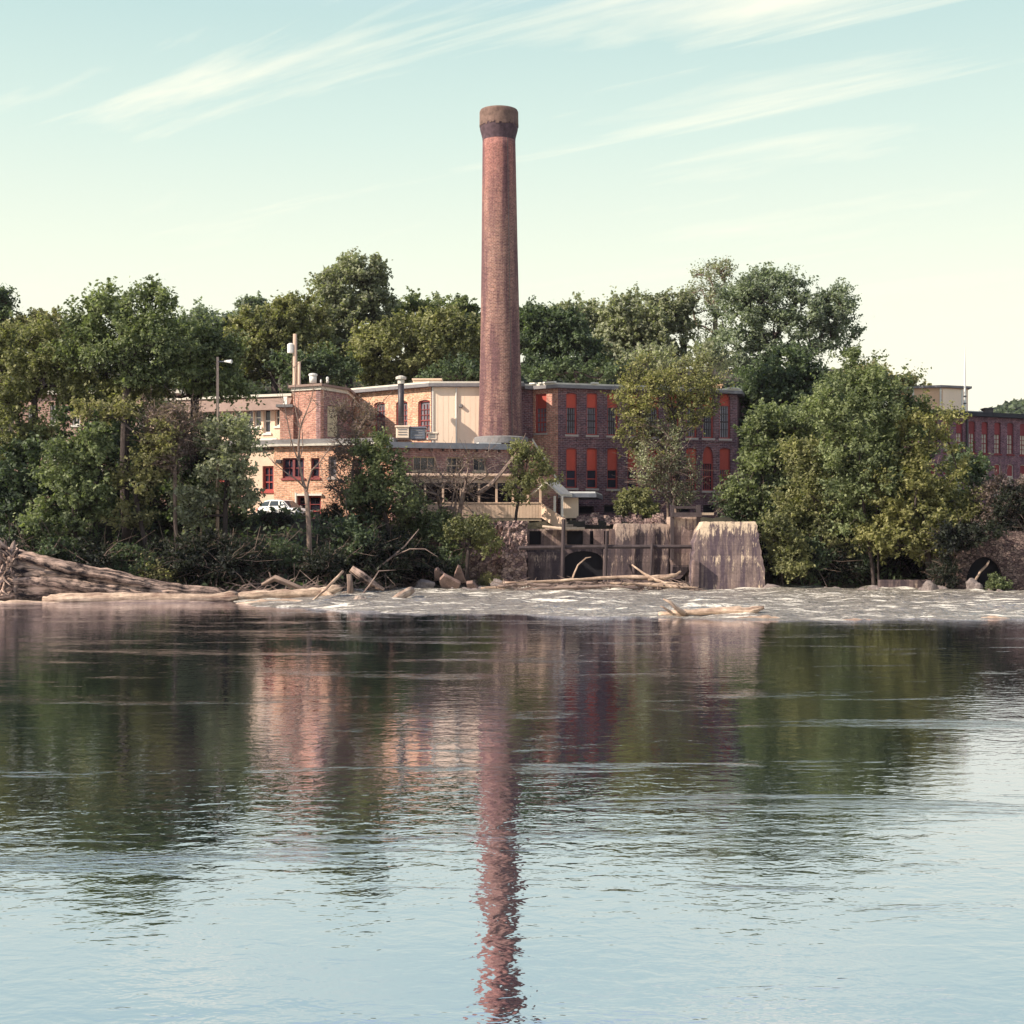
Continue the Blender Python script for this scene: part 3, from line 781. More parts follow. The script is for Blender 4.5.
def pole():
    D = 113.5; x = X(295, D)
    root = thing('utility_pole', (x, D, 5), 'pale wooden utility pole with a grey transformer rising behind the tower', 'utility pole')
    m = MB(); m.tube([(x, D, 5), (x, D, 12), (x, D, Z(334, D))], [.26, .22, .16], 10); m.build('pole', 'pole_wood', root, smooth=True)
    m = MB(); m.tube([(x+.36, D-.1, 5), (x+.36, D-.1, Z(362, D))], [.16, .13], 10); m.build('stub_pole', 'pole_wood', root, smooth=True)
    m = MB(); xt = X(290.8, D); m.tube([(xt, D-.05, Z(353, D)), (xt, D-.05, Z(344.5, D)), (xt, D-.05, Z(343.3, D))], [.27, .27, .12], 14); m.build('transformer', 'white_metal', root)
    m = MB(); m.box(xt-.1, x+.05, D-.05, D+.05, Z(349, D)-.05, Z(349, D)+.05); m.build('bracket', 'dark_metal', root)
    D = 87.2; x = X(217.5, D)
    root = thing('lamp_pole', (x, D, 2), 'thin pale lamp pole among the trees left of the tower', 'lamp post')
    m = MB(); m.tube([(x, D, 2), (x, D, Z(357, D))], [.12, .08], 8); m.build('pole', 'pole_wood', root, smooth=True)
    m = MB(); m.tube([(x, D, Z(361.5, D)), (x+.4, D-.2, Z(362, D)), (x+.7, D-.3, Z(361.5, D))], .035, 6); m.build('arm', 'grey_metal', root)
    m = MB(); m.tube([(x+.5, D-.25, Z(361.8, D)), (x+.95, D-.4, Z(362.3, D))], [.06, .13], 8); m.build('lamp_head', 'white_metal', root)
pole()

def annex():
    zb = 4.0; zt = 9.75
    root = thing('brick_annex', (X(460, 102), 102, zb), 'low brown brick annex with a grey flat roof at the chimney foot', 'annex')
    A = (X(392, 100.4), 100.4); B = (X(507.5, 103.1), 103.1); C = (B[0]+1.2, 110); Dd = (A[0], 110)
    W = Frame(A, B)
    hs = [hole(W, 413, 436, 456.5, 471), hole(W, 446.5, 463, 457, 474), hole(W, 473, 486, 457.5, 471), hole(W, 420, 430, 485, 502), hole(W, 450, 458, 485, 502), hole(W, 476, 486, 485, 502)]
    wall(root, W, zb, zt, hs, 'brick_annex')
    window(root, W, hs[0], 0, 'glass_dark', 'timber_pale', (3, 1), sill='timber_pale'); window(root, W, hs[1], 0, 'glass_dark', 'timber_pale', (3, 2), sill='timber_pale')
    window(root, W, hs[2], 0, 'glass_dark', 'timber_pale', (2, 1), sill='timber_pale')
    for h in hs[3:]: window(root, W, h, 0, 'inner_dark', 'timber_dark', (1, 1), sill=None)
    W2 = Frame(B, C); wall(root, W2, zb, zt, [], 'brick_annex'); W3 = Frame(Dd, A); wall(root, W3, zb, zt, [], 'brick_annex'); wall(root, Frame(C, Dd), zb, zt, [], 'brick_annex')
    m = MB()
    u = .3
    while u < W.L:
        m = MB(); m.obox(W, u, u+.12, .003, .3, zt-.16, zt-.002); u += .85; m.build('rafter_end', 'timber_dark', root)
    r = MB(); r.prism(offset_poly([A, B, C, Dd], .38), zt+.003, zt+.42); rf = r.build('roof', 'grey_metal', root)
    r = MB(); r.obox(W, W.u(478), W.u(500.5), -.4, .2, zt+.423, zt+.5); r.build('roof_patch', 'white_metal', rf)
    # added wedge: shapes the diagonal shadow edge on the mill corner
    F = pxframe(509, 106.6, 557, 107.6)
    m = MB(); ua, ub = F.u(512), F.u(557); 
    za, zc = F.z(534, 441), F.z(556, 482); um = F.u(532)
    pts = [(ua, 4.0), (ub, 4.0), (ub, zc), (um, za), (ua, za)]
    i = 0; n = len(pts); m.v += [F.pt(a, z, 0) for a, z in pts] + [F.pt(a, z, -1.2) for a, z in pts]
    m.f.append(tuple(range(n)))
    for k in range(n): m.f.append((k, n+k, n+(k+1) % n, (k+1) % n))
    m.build('shadow_edge_wall', 'brick_tower', root)
    m = MB(); v0, v1 = F.pt(um, za, 0), F.pt(ub+.1, zc-.1, 0)
    d = (v1-v0).normalized(); up = Vector((-d.z*F.d.x, -d.z*F.d.y, abs(d.x)));
    nrm = F.n
    a = [v0+nrm*.12, v1+nrm*.12, v1-nrm*1.3, v0-nrm*1.3]
    m.hexa(a, [p+Vector((0, 0, .22)) for p in a]); m.build('shadow_edge_trim', 'fascia_pale', root)
    return root
annex()

def porch():
    D = 97.6; zf = Z(518, D)
    root = thing('covered_walkway', (X(480, D), D, 4.2), 'long cream covered walkway on posts with stairs going down at its right end', 'walkway')
    F = pxframe(398, 97.0, 541.5, D)
    # roof: front beam and lean-to slab
    m = MB(); m.obox(F, 0, F.L-.2, -.12, .1, Z(483, D), Z(476.5, D)); m.build('roof_beam', 'cream_paint', root)
    m = MB(); m.xprism([(.35, Z(476.4, D)), (.35, Z(476.4, D)+.12), (-2.9, Z(476.4, D)+.30), (-2.9, Z(476.4, D)+.18)], F, -.2, F.u(513)); m.build('roof', 'cream_paint', root)
    m = MB(); m.obox(F, -.1, F.L, -3.6, .02, zf-.2, zf-.02); m.build('deck', 'timber_pale', root)
    for px in (399, 425, 443, 461, 479, 496.5, 513, 528, 540.5):
        m = MB(); u = F.u(px); m.obox(F, u-.075, u+.075, -.18, -.03, 4.3, Z(483, D)-.002); m.build('post', 'cream_paint', root)
    m = MB(); n = 46
    for k in range(n):
        a = F.L*k/n; m.obox(F, a+.008, a+F.L/n-.008, .022, .07, zf, Z(503.5, D))
    m.obox(F, 0, F.L, .004, .021, zf, Z(503.7, D)); pr = m.build('parapet', 'cream_paint', root)
    m = MB(); m.obox(F, -.02, F.L+.02, -.06, .12, Z(503.5, D)+.003, Z(503.5, D)+.08); m.build('handrail', 'cream_paint', pr)
    m = MB(); m.xprism([(-3.3, zf), (-3.3, Z(478, D)), (-3.4, Z(478, D)), (-3.4, zf)], F, 0, F.L-1.5); m.build('shade_backing', 'inner_dark', root)  # near-black sheet: the shade under the walkway roof put into its colour
    # stair down to the right
    S = pxframe(542, 97.55, 566, 95.6)
    zt0, zt1 = S.z(542, 503.5), S.z(565, 519); zb0, zb1 = S.z(542, 517.5), S.z(565, 534)
    m = MB(); i = 0
    for w in (.06, -.02):
        m.v += [S.pt(0, zb0, w), S.pt(S.L, zb1, w), S.pt(S.L, zt1, w), S.pt(0, zt0, w)]
    m.f += [(0, 1, 2, 3), (7, 6, 5, 4), (0, 4, 5, 1), (1, 5, 6, 2), (2, 6, 7, 3), (3, 7, 4, 0)]
    m.build('stair_parapet', 'cream_paint', root)
    m = MB(); 
    for k in range(7):
        u = S.L*k/7; z = zb0 + (zb1-zb0)*(k+1)/7 + .35; m.obox(S, u, u+S.L/7-.002, -1.3, -.03, z-.15, z)
    m.build('stair', 'timber_pale', root)
    for k, px in enumerate((553.5, 561)):
        m = MB(); u = S.u(px); m.obox(S, u-.06, u+.06, -.16, -.04, 3.9, Z(496, 96.5)); m.build('stair_post', 'white_trim', root)
    # small gable canopy over the stair head
    G = pxframe(527, 98.4, 562, 97.4)
    zr, ze = Z(483, 98), Z(496.5, 98)
    m = MB(); u0, u1 = G.u(548), G.u(562.5)
    for (a, za, b, zb_) in ((G.u(532), ze, u0, zr), (u0, zr, u1, ze)):
        m.v_ = None; q = [G.pt(a, za, .4), G.pt(b, zb_, .4), G.pt(b, zb_, -2), G.pt(a, za, -2)]
        if a < b: m.hexa(q, [p+Vector((0, 0, .16)) for p in q])
    m.build('gable_canopy', 'fascia_pale', root)
    return root
porch()

def shed():
    D = 100.6; x0, x1 = X(562.5, D), X(578.5, D); z0, z1 = Z(518, D), Z(497.5, D)
    root = thing('shed', ((x0+x1)/2, D+1, 4.4), 'small cream boarded shed under a flat grey canopy against the mill', 'shed')
    m = MB(); n = 8
    for k in range(n):
        a = x0+(x1-x0)*k/n; m.box(a+.01, a+(x1-x0)/n-.01, D, D+.04, z0, z1)
    m.box(x0, x1, D+.042, D+2, z0, z1-.02); m.build('wall', 'cream_panel', root)
    m = MB(); m.prism([(X(558, D), D-.6), (X(596, D), D-.4), (X(603, 108), 108), (X(558, 108), 108)], z1+.003, z1+.3); rf = m.build('roof', 'grey_metal', root)
    m = MB(); m.prism([(X(558.5, D), D-.5), (X(595, D), D-.3), (X(602, 108), 107.9), (X(559, 108), 107.9)], z1+.303, z1+.42); m.build('roof_sheet', 'white_metal', rf)
    for px in (564, 571, 578):
        m = MB(); x = X(px, D); m.box(x-.07, x+.07, D+.1, D+.24, 3.9, z0-.002); m.build('leg', 'timber_pale', root)
shed()

# ------------------------------------------------------------------ far right mill
def far_mill():
    zt = 15.2; zb = 2.0
    root = thing('long_brick_mill', (X(960, 138.5), 138.5, zb), 'long dark red brick mill at the right edge with cream blinds in its upper windows', 'factory')
    A = (X(915, 136.3), 136.3); B = (X(1135, 150), 150); C = (B[0]+2, 165); Dd = (A[0]-3, 165)
    W = Frame(A, B); hs = []; sp = []
    for k in range(14):
        c = 921.6 + 12.55*k + .02*k*k
        yo = .045*(c-958)
        h = hole(W, c-3.2, c+3.2, 420.5+yo, 452+yo, .18); hs.append(h); sp.append((h, 1.0, 'blind', 0))
        yo2 = .025*(c-958)
        h = hole(W, c-3.2, c+3.2, 463+yo2, 495+yo2*.6, .18); hs.append(h); sp.append((h, 1.0, 'blind' if k % 3 else 'glass_grey', 1))
    wall(root, W, zb, zt, hs, 'brick_far')
    for h, pan, gl, r in sp: window(root, W, h, pan, gl, 'red_board_dull' if r == 0 else 'white_trim', (2, 4), 'red_board_dull', 'red_board_dull' if r == 0 else 'white_trim', fw=.07)
    wall(root, Frame(Dd, A), zb, zt, [], 'brick_far'); wall(root, Frame(B, C), zb, zt, [], 'brick_far'); wall(root, Frame(C, Dd), zb, zt, [], 'brick_far')
    poly = [A, B, C, Dd]
    r = MB(); r.prism(offset_poly(poly, .5), zt+.003, zt+.42); rf = r.build('roof', 'fascia_dark', root)
    r = MB(); r.obox(W, W.L*.2, W.L*.42, -14, -4, zt+.423, zt+1.0); r.build('pale_roof_deck', 'white_metal', rf)
    m = MB(); u = W.u(966); m.tube([W.pt(u, z, .16) for z in (zb, 8, zt)], .11, 8); m.build('drain_pipe', 'dark_metal', root)
    # penthouse
    D = 143.5; z1 = Z(387.5, D); z0 = zt+.42
    Fa, Fb, Fc = (X(913, D+1), D+1), (X(941.2, D), D), (X(968, D+1.2), D+1.2)
    p1 = Frame(Fa, Fb); p2 = Frame(Fb, Fc)
    ph = MB(); ph.prism([Fa, Fb, Fc, (Fc[0]+.5, D+8), (Fa[0]-.5, D+8)], z0, z1); pe = ph.build('penthouse', 'tan_penthouse', root)
    m = MB(); m.obox(p2, p2.u(942.3), p2.u(967.6), .003, .05, z0, z1-.1); m.build('penthouse_cladding', 'cream_panel', pe)
    for F, px in ((p1, 913.2), (p1, 940.6), (p2, 961.5)):
        m = MB(); u = F.u(px); m.obox(F, u-.08, u+.1, .051, .1, z0, z1-.05); m.build('corner_trim', 'white_trim', pe)
    m = MB(); m.prism(offset_poly([Fa, Fb, Fc, (Fc[0]+.5, D+8), (Fa[0]-.5, D+8)], .35), z1+.003, z1+.22); m.build('penthouse_roof', 'fascia_grey', pe)
    return root
far_mill()
rooftop_box('rooftop_unit', 985, 993.5, 407.8, 415, 146, 'dark_metal', 'small black box on the far mill roof right of the tan penthouse', 'rooftop unit', rib=False, depth=1.2)
def mast():
    D = 143.2; x = X(963, D)
    root = thing('antenna_mast', (x, D-.6, 15.6), 'thin white antenna mast rising in front of the tan penthouse', 'antenna')
    m = MB(); m.tube([(x, D-.6, 15.6), (x, D-.6, 20), (x, D-.6, Z(357, D)), (x, D-.6, Z(348, D))], [.13, .1, .05, .03], 8); m.build('mast', 'white_metal', root)
    for py in (397, 404): 
        m = MB(); m.box(x-.12, x+.12, D-.75, D-.45, Z(py, D)-.06, Z(py, D)+.06); m.build('clamp', 'dark_metal', root)
mast()

def pink_house():
    D = 116; zb = 4; zt = Z(394, D)
    root = thing('brick_house', (X(70, D), D, zb), 'pink brick building glimpsed through the leaves of the left trees', 'building')
    F = pxframe(14, 117, 176, 115.4)
    hs = [hole(F, a, a+8, t, t+20) for a in (28, 50, 72, 94, 116, 138, 158) for t in (405, 450)]
    wall(root, F, zb, zt, hs, 'brick_pink')
    for h in hs: window(root, F, h, 0, 'glass_dark', 'white_trim', (2, 2), fw=.1, sill='white_trim')
    bk = [(F.b.x, 126), (F.a.x, 126)]
    wall(root, Frame((F.b.x, F.b.y), bk[0]), zb, zt, [], 'brick_pink'); wall(root, Frame(bk[1], (F.a.x, F.a.y)), zb, zt, [], 'brick_pink'); wall(root, Frame(bk[0], bk[1]), zb, zt, [], 'brick_pink')
    r = MB(); r.prism(offset_poly([(F.a.x, F.a.y), (F.b.x, F.b.y)] + bk, .35), zt+.003, zt+.3); r.build('roof', 'fascia_pale', root)
pink_house()

# ------------------------------------------------------------------ weir works
def rough_block(mb, front, D0, D1, z0, z1, nu=14, nz=12, amp=.08, seed=0, batter=0.0):
    """front: function (s in 0..1, z fraction) -> x ; builds front/left/right/top faces with a worn uneven surface"""
    rnd = random.Random(seed)
    def jit(): return rnd.uniform(-amp, amp)
    G = [[Vector((front(i/nu, j/nz) + (rnd.uniform(-.06, .06) if i in (0, nu) else 0), D0 + batter*(j/nz) + jit(), z0 + (z1-z0)*j/nz + (rnd.uniform(-.06, .02) if j == nz else 0))) for i in range(nu+1)] for j in range(nz+1)]
    for j in range(nz):
        for i in range(nu): mb.face([G[j][i], G[j][i+1], G[j+1][i+1], G[j+1][i]])
        for i, s in ((0, -1), (nu, 1)):
            a, b = G[j][i], G[j+1][i]; c, d = Vector((b.x, D1, b.z)), Vector((a.x, D1, a.z))
            mb.face([d, a, b, c] if s < 0 else [a, d, c, b])
    for i in range(nu):
        a, b = G[nz][i], G[nz][i+1]; mb.face([a, b, Vector((b.x, D1, b.z)), Vector((a.x, D1, a.z))])

def weir():
    # big concrete block
    D = 88.5
    def fr(s, t):
        lx = np.interp(t, [0, .25, .72, .9, 1], [691.5, 693.5, 695, 699, 704.5]); rx = np.interp(t, [0, .5, .8, 1], [768, 764, 760, 757])
        return X(float(lx + (rx-lx)*s), D)
    m = MB(); rough_block(m, fr, D, 94, -1.0, Z(521.5, D), 22, 20, .006, 3, .35)
    o = m.build('concrete_abutment', 'concrete_block', origin=(X(730, D), D, 0), bevel=0)
    tag(o, 'massive stained concrete block with pale drips standing in the river edge', 'concrete block')
    m = MB(); D2 = 88.1
    m.hexa([(X(690.5, D2), D2, -.6), (X(699, D2), D2, -.6), (X(699, D2), 88.6, -.6), (X(690.5, D2), 88.6, -.6)],
           [(X(693.5, D2), D2, Z(560, D2)), (X(700, D2), D2, Z(561, D2)), (X(700, D2), 88.8, Z(561, D2)), (X(693.5, D2), 88.8, Z(560, D2))])
    tag(m.build('concrete_buttress', 'concrete_pier', bevel=.06), 'narrow leaning concrete buttress at the left foot of the big block', 'buttress')
    # pier with gate frame
    root = thing('sluice_gate', (X(684, 91), 91, 0), 'tall concrete sluice pier with a dark gate frame on top, left of the big block', 'sluice gate')
    D = 91.0
    m = MB(); rough_block(m, lambda s, t: X(672.5+(697.5-672.5)*s, D), D, 94, Z(565, D), Z(517, D), 8, 10, .006, 5)
    m.build('pier', 'concrete_pier', root)
    m = MB(); m.box(X(693.5, D), X(697.5, D), D+.05, 94, -.6, Z(565, D)-.003); m.build('pier_leg', 'concrete_pier', root)
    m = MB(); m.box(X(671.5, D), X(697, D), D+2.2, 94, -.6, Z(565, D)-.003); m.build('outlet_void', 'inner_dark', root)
    m = MB(); m.hexa([(X(672.5, D), D+.02, Z(565.2, D)-.9), (X(680, D), D+.02, Z(565.2, D)-.9), (X(680, D), D+1.2, Z(565.2, D)-.9), (X(672.5, D), D+1.2, Z(565.2, D)-.9)],
                     [(X(672.5, D), D+.02, Z(565, D)-.004), (X(693, D), D+.02, Z(565, D)-.004), (X(693, D), D+1.2, Z(565, D)-.004), (X(672.5, D), D+1.2, Z(565, D)-.004)]); m.build('lip', 'concrete_wall', root)
    for px in (672, 698.3):
        m = MB(); x = X(px, D); m.box(x-.12, x+.12, D-.2, D+.05-.06, Z(560, D) if px < 690 else Z(541, D), Z(505, D)); m.build('frame_post', 'timber_dark', root)
    m = MB(); m.box(X(671, D), X(701, D), D-.45, D-.22, Z(517, D), Z(512.5, D)); m.build('cross_beam', 'timber_dark', root)
    m = MB(); m.box(X(672, D), X(700, D), D+.6, D+.8, Z(508.5, D), Z(506, D)); m.build('top_rail', 'timber_dark', root)
    m = MB(); m.box(X(700, D), X(715, D), D+.5, D+.8, Z(515, D), Z(512.5, D)); m.build('side_rail', 'timber_pale', root)
    # low concrete wall
    D = 92.4
    m = MB(); rough_block(m, lambda s, t: X(617+(672-617)*s, D), D, 96, -.8, Z(523.5, D), 16, 12, .008, 8, .2)
    # vertical pilasters
    for px in (633, 652, 667): m.box(X(px-1, D), X(px+1.2, D), D-.12, D+.05, -.6, Z(525, D))
    tag(m.build('concrete_wall', 'concrete_wall', origin=(X(645, D), D, 0)), 'stained concrete river wall between the dark arch and the sluice pier', 'wall')
    # arch chamber
    root = thing('outlet_chamber', (X(590, 94), 94, 0), 'dark concrete outlet chamber with a low black arch behind the timber frame', 'culvert')
    D = 94.2; F = pxframe(527, D, 617, D)
    h = (F.u(564), F.u(603), -.7, Z(560, D), Z(551, D)-Z(560, D))
    wall(root, F, -.8, Z(546, D), [h], 'concrete_wall', 2.0, 'lower_wall')
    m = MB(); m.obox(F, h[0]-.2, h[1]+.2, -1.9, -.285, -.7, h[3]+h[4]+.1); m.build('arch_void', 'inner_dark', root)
    h2 = [(F.u(a), F.u(b), Z(544.5, D), Z(531, D), 0) for a, b in ((567, 583), (590, 593.5), (604, 609), (529.5, 541))]
    wall(root, F, Z(546, D)+.003, Z(529, D), h2, 'concrete_pier', .6, 'upper_wall')
    for a in h2:
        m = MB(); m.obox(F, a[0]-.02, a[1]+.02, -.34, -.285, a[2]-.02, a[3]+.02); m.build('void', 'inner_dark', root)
    m = MB(); m.obox(F, F.u(528), F.u(562), .003, .5, Z(582, D), Z(552, D)); m.build('side_block', 'concrete_wall', root)
    m = MB(); m.obox(F, F.u(603), F.u(617), -.1, 1.4, -.6, Z(549, D)); m.build('inner_pier', 'concrete_wall', root)
    m = MB(); m.obox(F, F.u(545), F.u(580), -.5, 1.1, Z(530, D), Z(527.4, D)); m.build('top_slab', 'concrete_pier', root)
    # rubble wall, two faces
    m = MB(); D = 92.2
    rough_block(m, lambda s, t: X(503+(527-503)*s - 3*(1-t)*(1-s), D), D, 96, -.8, Z(520.5, D), 12, 22, .12, 12)
    tag(m.build('rubble_wall', 'rubble_stone', origin=(X(515, D), D, 0)), 'sunlit pink rubble stone pier under the walkway, left of the timber frame', 'stone wall')
    m = MB(); D = 93.2
    rough_block(m, lambda s, t: X(425+(502.5-425)*s, D), D, 96.5, -.8, Z(521, D), 30, 20, .13, 13)
    tag(m.build('rubble_wall', 'rubble_stone', origin=(X(470, D), D, 0)), 'long shaded rubble stone wall behind the small riverside tree, below the walkway', 'stone wall')
    # timber frame
    root = thing('timber_frame', (X(607, 90.2), 90.2, 0), 'dark timber frame with one long beam on three posts standing over the weir', 'timber frame')
    D = 90.2
    m = MB(); m.tube([P(519, 548, D), P(560, 547.3, D), P(607, 546.8, D), P(650, 546.8, D), P(697, 546.6, D)], .13, 7, rough=.12, seed=3); m.build('long_beam', 'timber_dark', root)
    for px, pt, pb, w in ((563, 519, 583, .13), (606, 531, 581, .10), (651.5, 543, 580, .10)):
        m = MB(); m.tube([P(px+.8, pt, D-.2), P(px, (pt+pb)/2, D-.2), P(px-.8, pb+6, D-.2)], w, 7, rough=.1, seed=px.__hash__()); m.build('post', 'timber_dark', root)
    m = MB(); m.tube([P(543, 526.5, D+1), P(565, 528.8, D), P(584, 528.5, D+1)], .1, 6, rough=.15, seed=9); m.build('short_beam', 'timber_pale', root)
    # ruined masonry above the chamber
    m = MB(); rnd = random.Random(5); D = 99
    for k in range(110):
        px = rnd.uniform(579, 688); s = rnd.uniform(.12, .38); x = X(px, D+rnd.uniform(-2, 3)); y = D+rnd.uniform(-3, 2); z = 4.45+rnd.uniform(-.1, .15)+ (rnd.random()**2)*.4
        m.hexa([(x-s, y-s*.6, z-.3), (x+s*.9, y-s*.7, z-.3), (x+s, y+s*.6, z-.3), (x-s*.8, y+s*.7, z-.3)], [(x-s*.8, y-s*.5, z+s*.5), (x+s*.7, y-s*.6, z+s*.6), (x+s*.8, y+s*.5, z+s*.4), (x-s*.7, y+s*.5, z+s*.55)])
    tag(m.build('rubble', 'rubble_stone'), 'heap of loose broken masonry on top of the outlet chamber', 'rubble', kind='stuff')
weir()

def arch_wall():
    D = 86.6; F = pxframe(958, 87.4, 1120, 86.2)
    root = thing('stone_arch', (X(990, D), D, 0), 'weathered stone river wall with a round black arch at the right edge', 'archway')
    zt = Z(531, D)
    hs = (F.u(966), F.u(1003), -.8, Z(584, D), Z(557, D)-Z(584, D))
    wall(root, F, -1, zt, [hs], 'arch_stone', 3, 'wall')
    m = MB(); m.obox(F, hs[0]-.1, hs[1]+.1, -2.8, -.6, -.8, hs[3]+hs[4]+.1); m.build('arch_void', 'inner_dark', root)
    m = MB(); n = 15; uc = (hs[0]+hs[1])/2; w = (hs[1]-hs[0])/2; rr = hs[4]
    for k in range(n):
        a0 = math.pi*k/n+.02; a1 = math.pi*(k+1)/n-.02
        def q(a, e): return (uc-(w+e)*math.cos(a), hs[3]+(rr+e)*math.sin(a))
        pts = [q(a0, 0), q(a1, 0), q(a1, .42), q(a0, .42)]
        i = len(m.v); m.v += [F.pt(u, z, .07) for u, z in pts] + [F.pt(u, z, -.25) for u, z in pts]
        m.f += [(i+3, i+2, i+1, i), (i, i+1, i+5, i+4), (i+1, i+2, i+6, i+5), (i+2, i+3, i+7, i+6), (i+3, i, i+4, i+7)]
    m.build('voussoirs', 'arch_stone', root)
    # timber sill in front, dark boards behind the spray
    m = MB(); D2 = 88
    m.box(X(880, D2), X(964, D2), D2, D2+.5, -.6, Z(580, D2)); tag(m.build('low_weir_wall', 'concrete_wall'), 'low dark weir wall between the twin trunks and the stone arch', 'wall')
arch_wall()

# yard parapet in front of the car
def yard():
    m = MB(); F = pxframe(236, 100.2, 345, 99.4)
    m.obox(F, 0, F.L, -.3, 0, 3.6, F.z(300, 518.4)); o = m.build('yard_kerb', 'roof_grey'); tag(o, 'low dark grey kerb along the yard in front of the white car', 'kerb')
    r = thing('roadside_barrier', tuple(P(258, 524, 99)), 'pale barrier on short posts below the white car', 'barrier')
    D = 98.6
    for px in (246, 255, 264):
        m = MB(); m.box(X(px, D)-.12, X(px, D)+.12, D+.1, D+.3, 3.6, Z(519.5, D)); m.build('post', 'timber_pale', r)
    m = MB(); m.box(X(243, D), X(268, D), D, D+.09, Z(525.5, D), Z(521.5, D)); m.build('rail', 'white_trim', r)
yard()

# ------------------------------------------------------------------ car
def car():
    root = bpy.data.objects.new('parked_car', None); COL.objects.link(root); root['_w'] = (0, 0, 0)
    tag(root, 'white hatchback car parked in front of the orange brick building', 'car')
    # local: x forward, y left, z up ; stations along x
    st = [(-2.02, .62, .50, .78), (-1.95, .80, .32, .90), (-1.6, .86, .24, .95), (-.9, .87, .22, .96), (0, .875, .22, .95), (.85, .87, .22, .93), (1.35, .85, .25, .86), (1.8, .80, .28, .74), (2.0, .66, .34, .62)]
    m = MB(); rings = []
    for x, w, zl, zu in st:
        half = [(0, zl), (w*.8, zl), (w, zl+.12), (w*1.0, zl+(zu-zl)*.55), (w*.95, zu-.05), (w*.84, zu), (0, zu+.02)]
        ring = half + [(-a, b) for a, b in reversed(half[1:-1])]
        rings.append([Vector((x, a, b)) for a, b in ring])
    n = len(rings[0]); 
    for r_ in rings: m.v += r_
    for k in range(len(rings)-1):
        for q in range(n):
            a = k*n+q; b = k*n+(q+1) % n; m.f.append((a, a+n, b+n, b))
    m.f.append(tuple(range(n))); m.f.append(tuple((len(rings)-1)*n+q for q in reversed(range(n))))
    body = m.build('body', 'car_white', root, smooth=False, bevel=.03)
    # cabin
    def ring(x, w, z): return [Vector((x, w, z)), Vector((x, -w, z))]
    base = [(-1.85, .74, .93), (-.9, .79, .95), (.1, .79, .95), (1.02, .76, .90)]
    top = [(-1.42, .58, 1.42), (-.8, .62, 1.50), (-.05, .62, 1.49), (.30, .58, 1.42)]
    m = MB()
    for (xa, wa, za), (xb, wb, zb_) in zip(base, top): m.v += [Vector((xa, wa, za)), Vector((xb, wb, zb_)), Vector((xb, -wb, zb_)), Vector((xa, -wa, za))]
    for k in range(3):
        for q in range(3):
            a = 4*k+q; m.f.append((a, a+1, a+5, a+4))
    m.f += [(3, 2, 1, 0), (12, 13, 14, 15)]
    m.build('cabin', 'car_white', root, bevel=.05)
    def lerp(a, b, t): return tuple(p+(q-p)*t for p, q in zip(a, b))
    def glass(name, quad, off, parts=None):
        c = [Vector(p) for p in quad]; nn = (c[1]-c[0]).cross(c[2]-c[0]).normalized(); 
        if nn.dot(Vector(off)) < 0: nn = -nn
        m = MB(); a = [p+nn*.018 for p in c]; b = [p-nn*.01 for p in c]
        m.v += a+b; m.f += [(0, 1, 2, 3), (7, 6, 5, 4), (0, 4, 5, 1), (1, 5, 6, 2), (2, 6, 7, 3), (3, 7, 4, 0)]
        m.build(name, 'car_glass', root)
    for s in (1, -1):
        for i in range(3):
            def pt(j, t, sx=0): 
                A = base[j]; B = top[j]; return Vector((A[0]+(B[0]-A[0])*t, s*(A[1]+(B[1]-A[1])*t), A[2]+(B[2]-A[2])*t))
            a, b, c, d = pt(i, .12), pt(i+1, .12), pt(i+1, .86), pt(i, .86)
            cx = (a+b+c+d)/4; q = [cx+(p-cx)*.88 for p in (a, b, c, d)]
            glass('side_window', q, (0, s, .2))
    q = [Vector((1.02, .76, .90)), Vector((1.02, -.76, .90)), Vector((.30, -.58, 1.42)), Vector((.30, .58, 1.42))]; cx = sum(q, Vector())/4
    glass('windscreen', [cx+(p-cx)*.9 for p in q], (1, 0, .5))
    q = [Vector((-1.85, .74, .93)), Vector((-1.85, -.74, .93)), Vector((-1.42, -.58, 1.42)), Vector((-1.42, .58, 1.42))]; cx = sum(q, Vector())/4
    glass('rear_window', [cx+(p-cx)*.86 for p in q], (-1, 0, .5))
    for s in (1, -1):
        m = MB(); m.box(1.78, 1.97, min(s*.48, s*.74), max(s*.48, s*.74), .58, .71); m.build('headlight', 'lamp_glass', root, bevel=.03)
        m = MB(); m.box(-2.03, -1.9, min(s*.55, s*.77), max(s*.55, s*.77), .66, .88); m.build('tail_light', 'tail_red', root)
        m = MB(); m.box(.62, .78, min(s*.82, s*1.0), max(s*.82, s*1.0), .93, 1.06); m.build('mirror', 'car_white', root, bevel=.02)
        for x in (-1.25, 1.28):
            m = MB(); y0, y1 = s*.68, s*.885
            m.tube([(x, y0, .31), (x, y1, .31)], .31, 20); w = m.build('wheel', 'rubber', root)
            m = MB(); m.tube([(x, y1, .31), (x, y1+s*.012, .31)], [.19, .17], 16); m.build('rim', 'grey_metal', w)
    m = MB(); m.box(1.96, 2.03, -.42, .42, .38, .52); m.build('grille', 'dark_metal', root)
    root.location = (X(285, 101.6), 101.6, 4.56); root.rotation_euler = (0, 0, R(-30))
    return root
car()

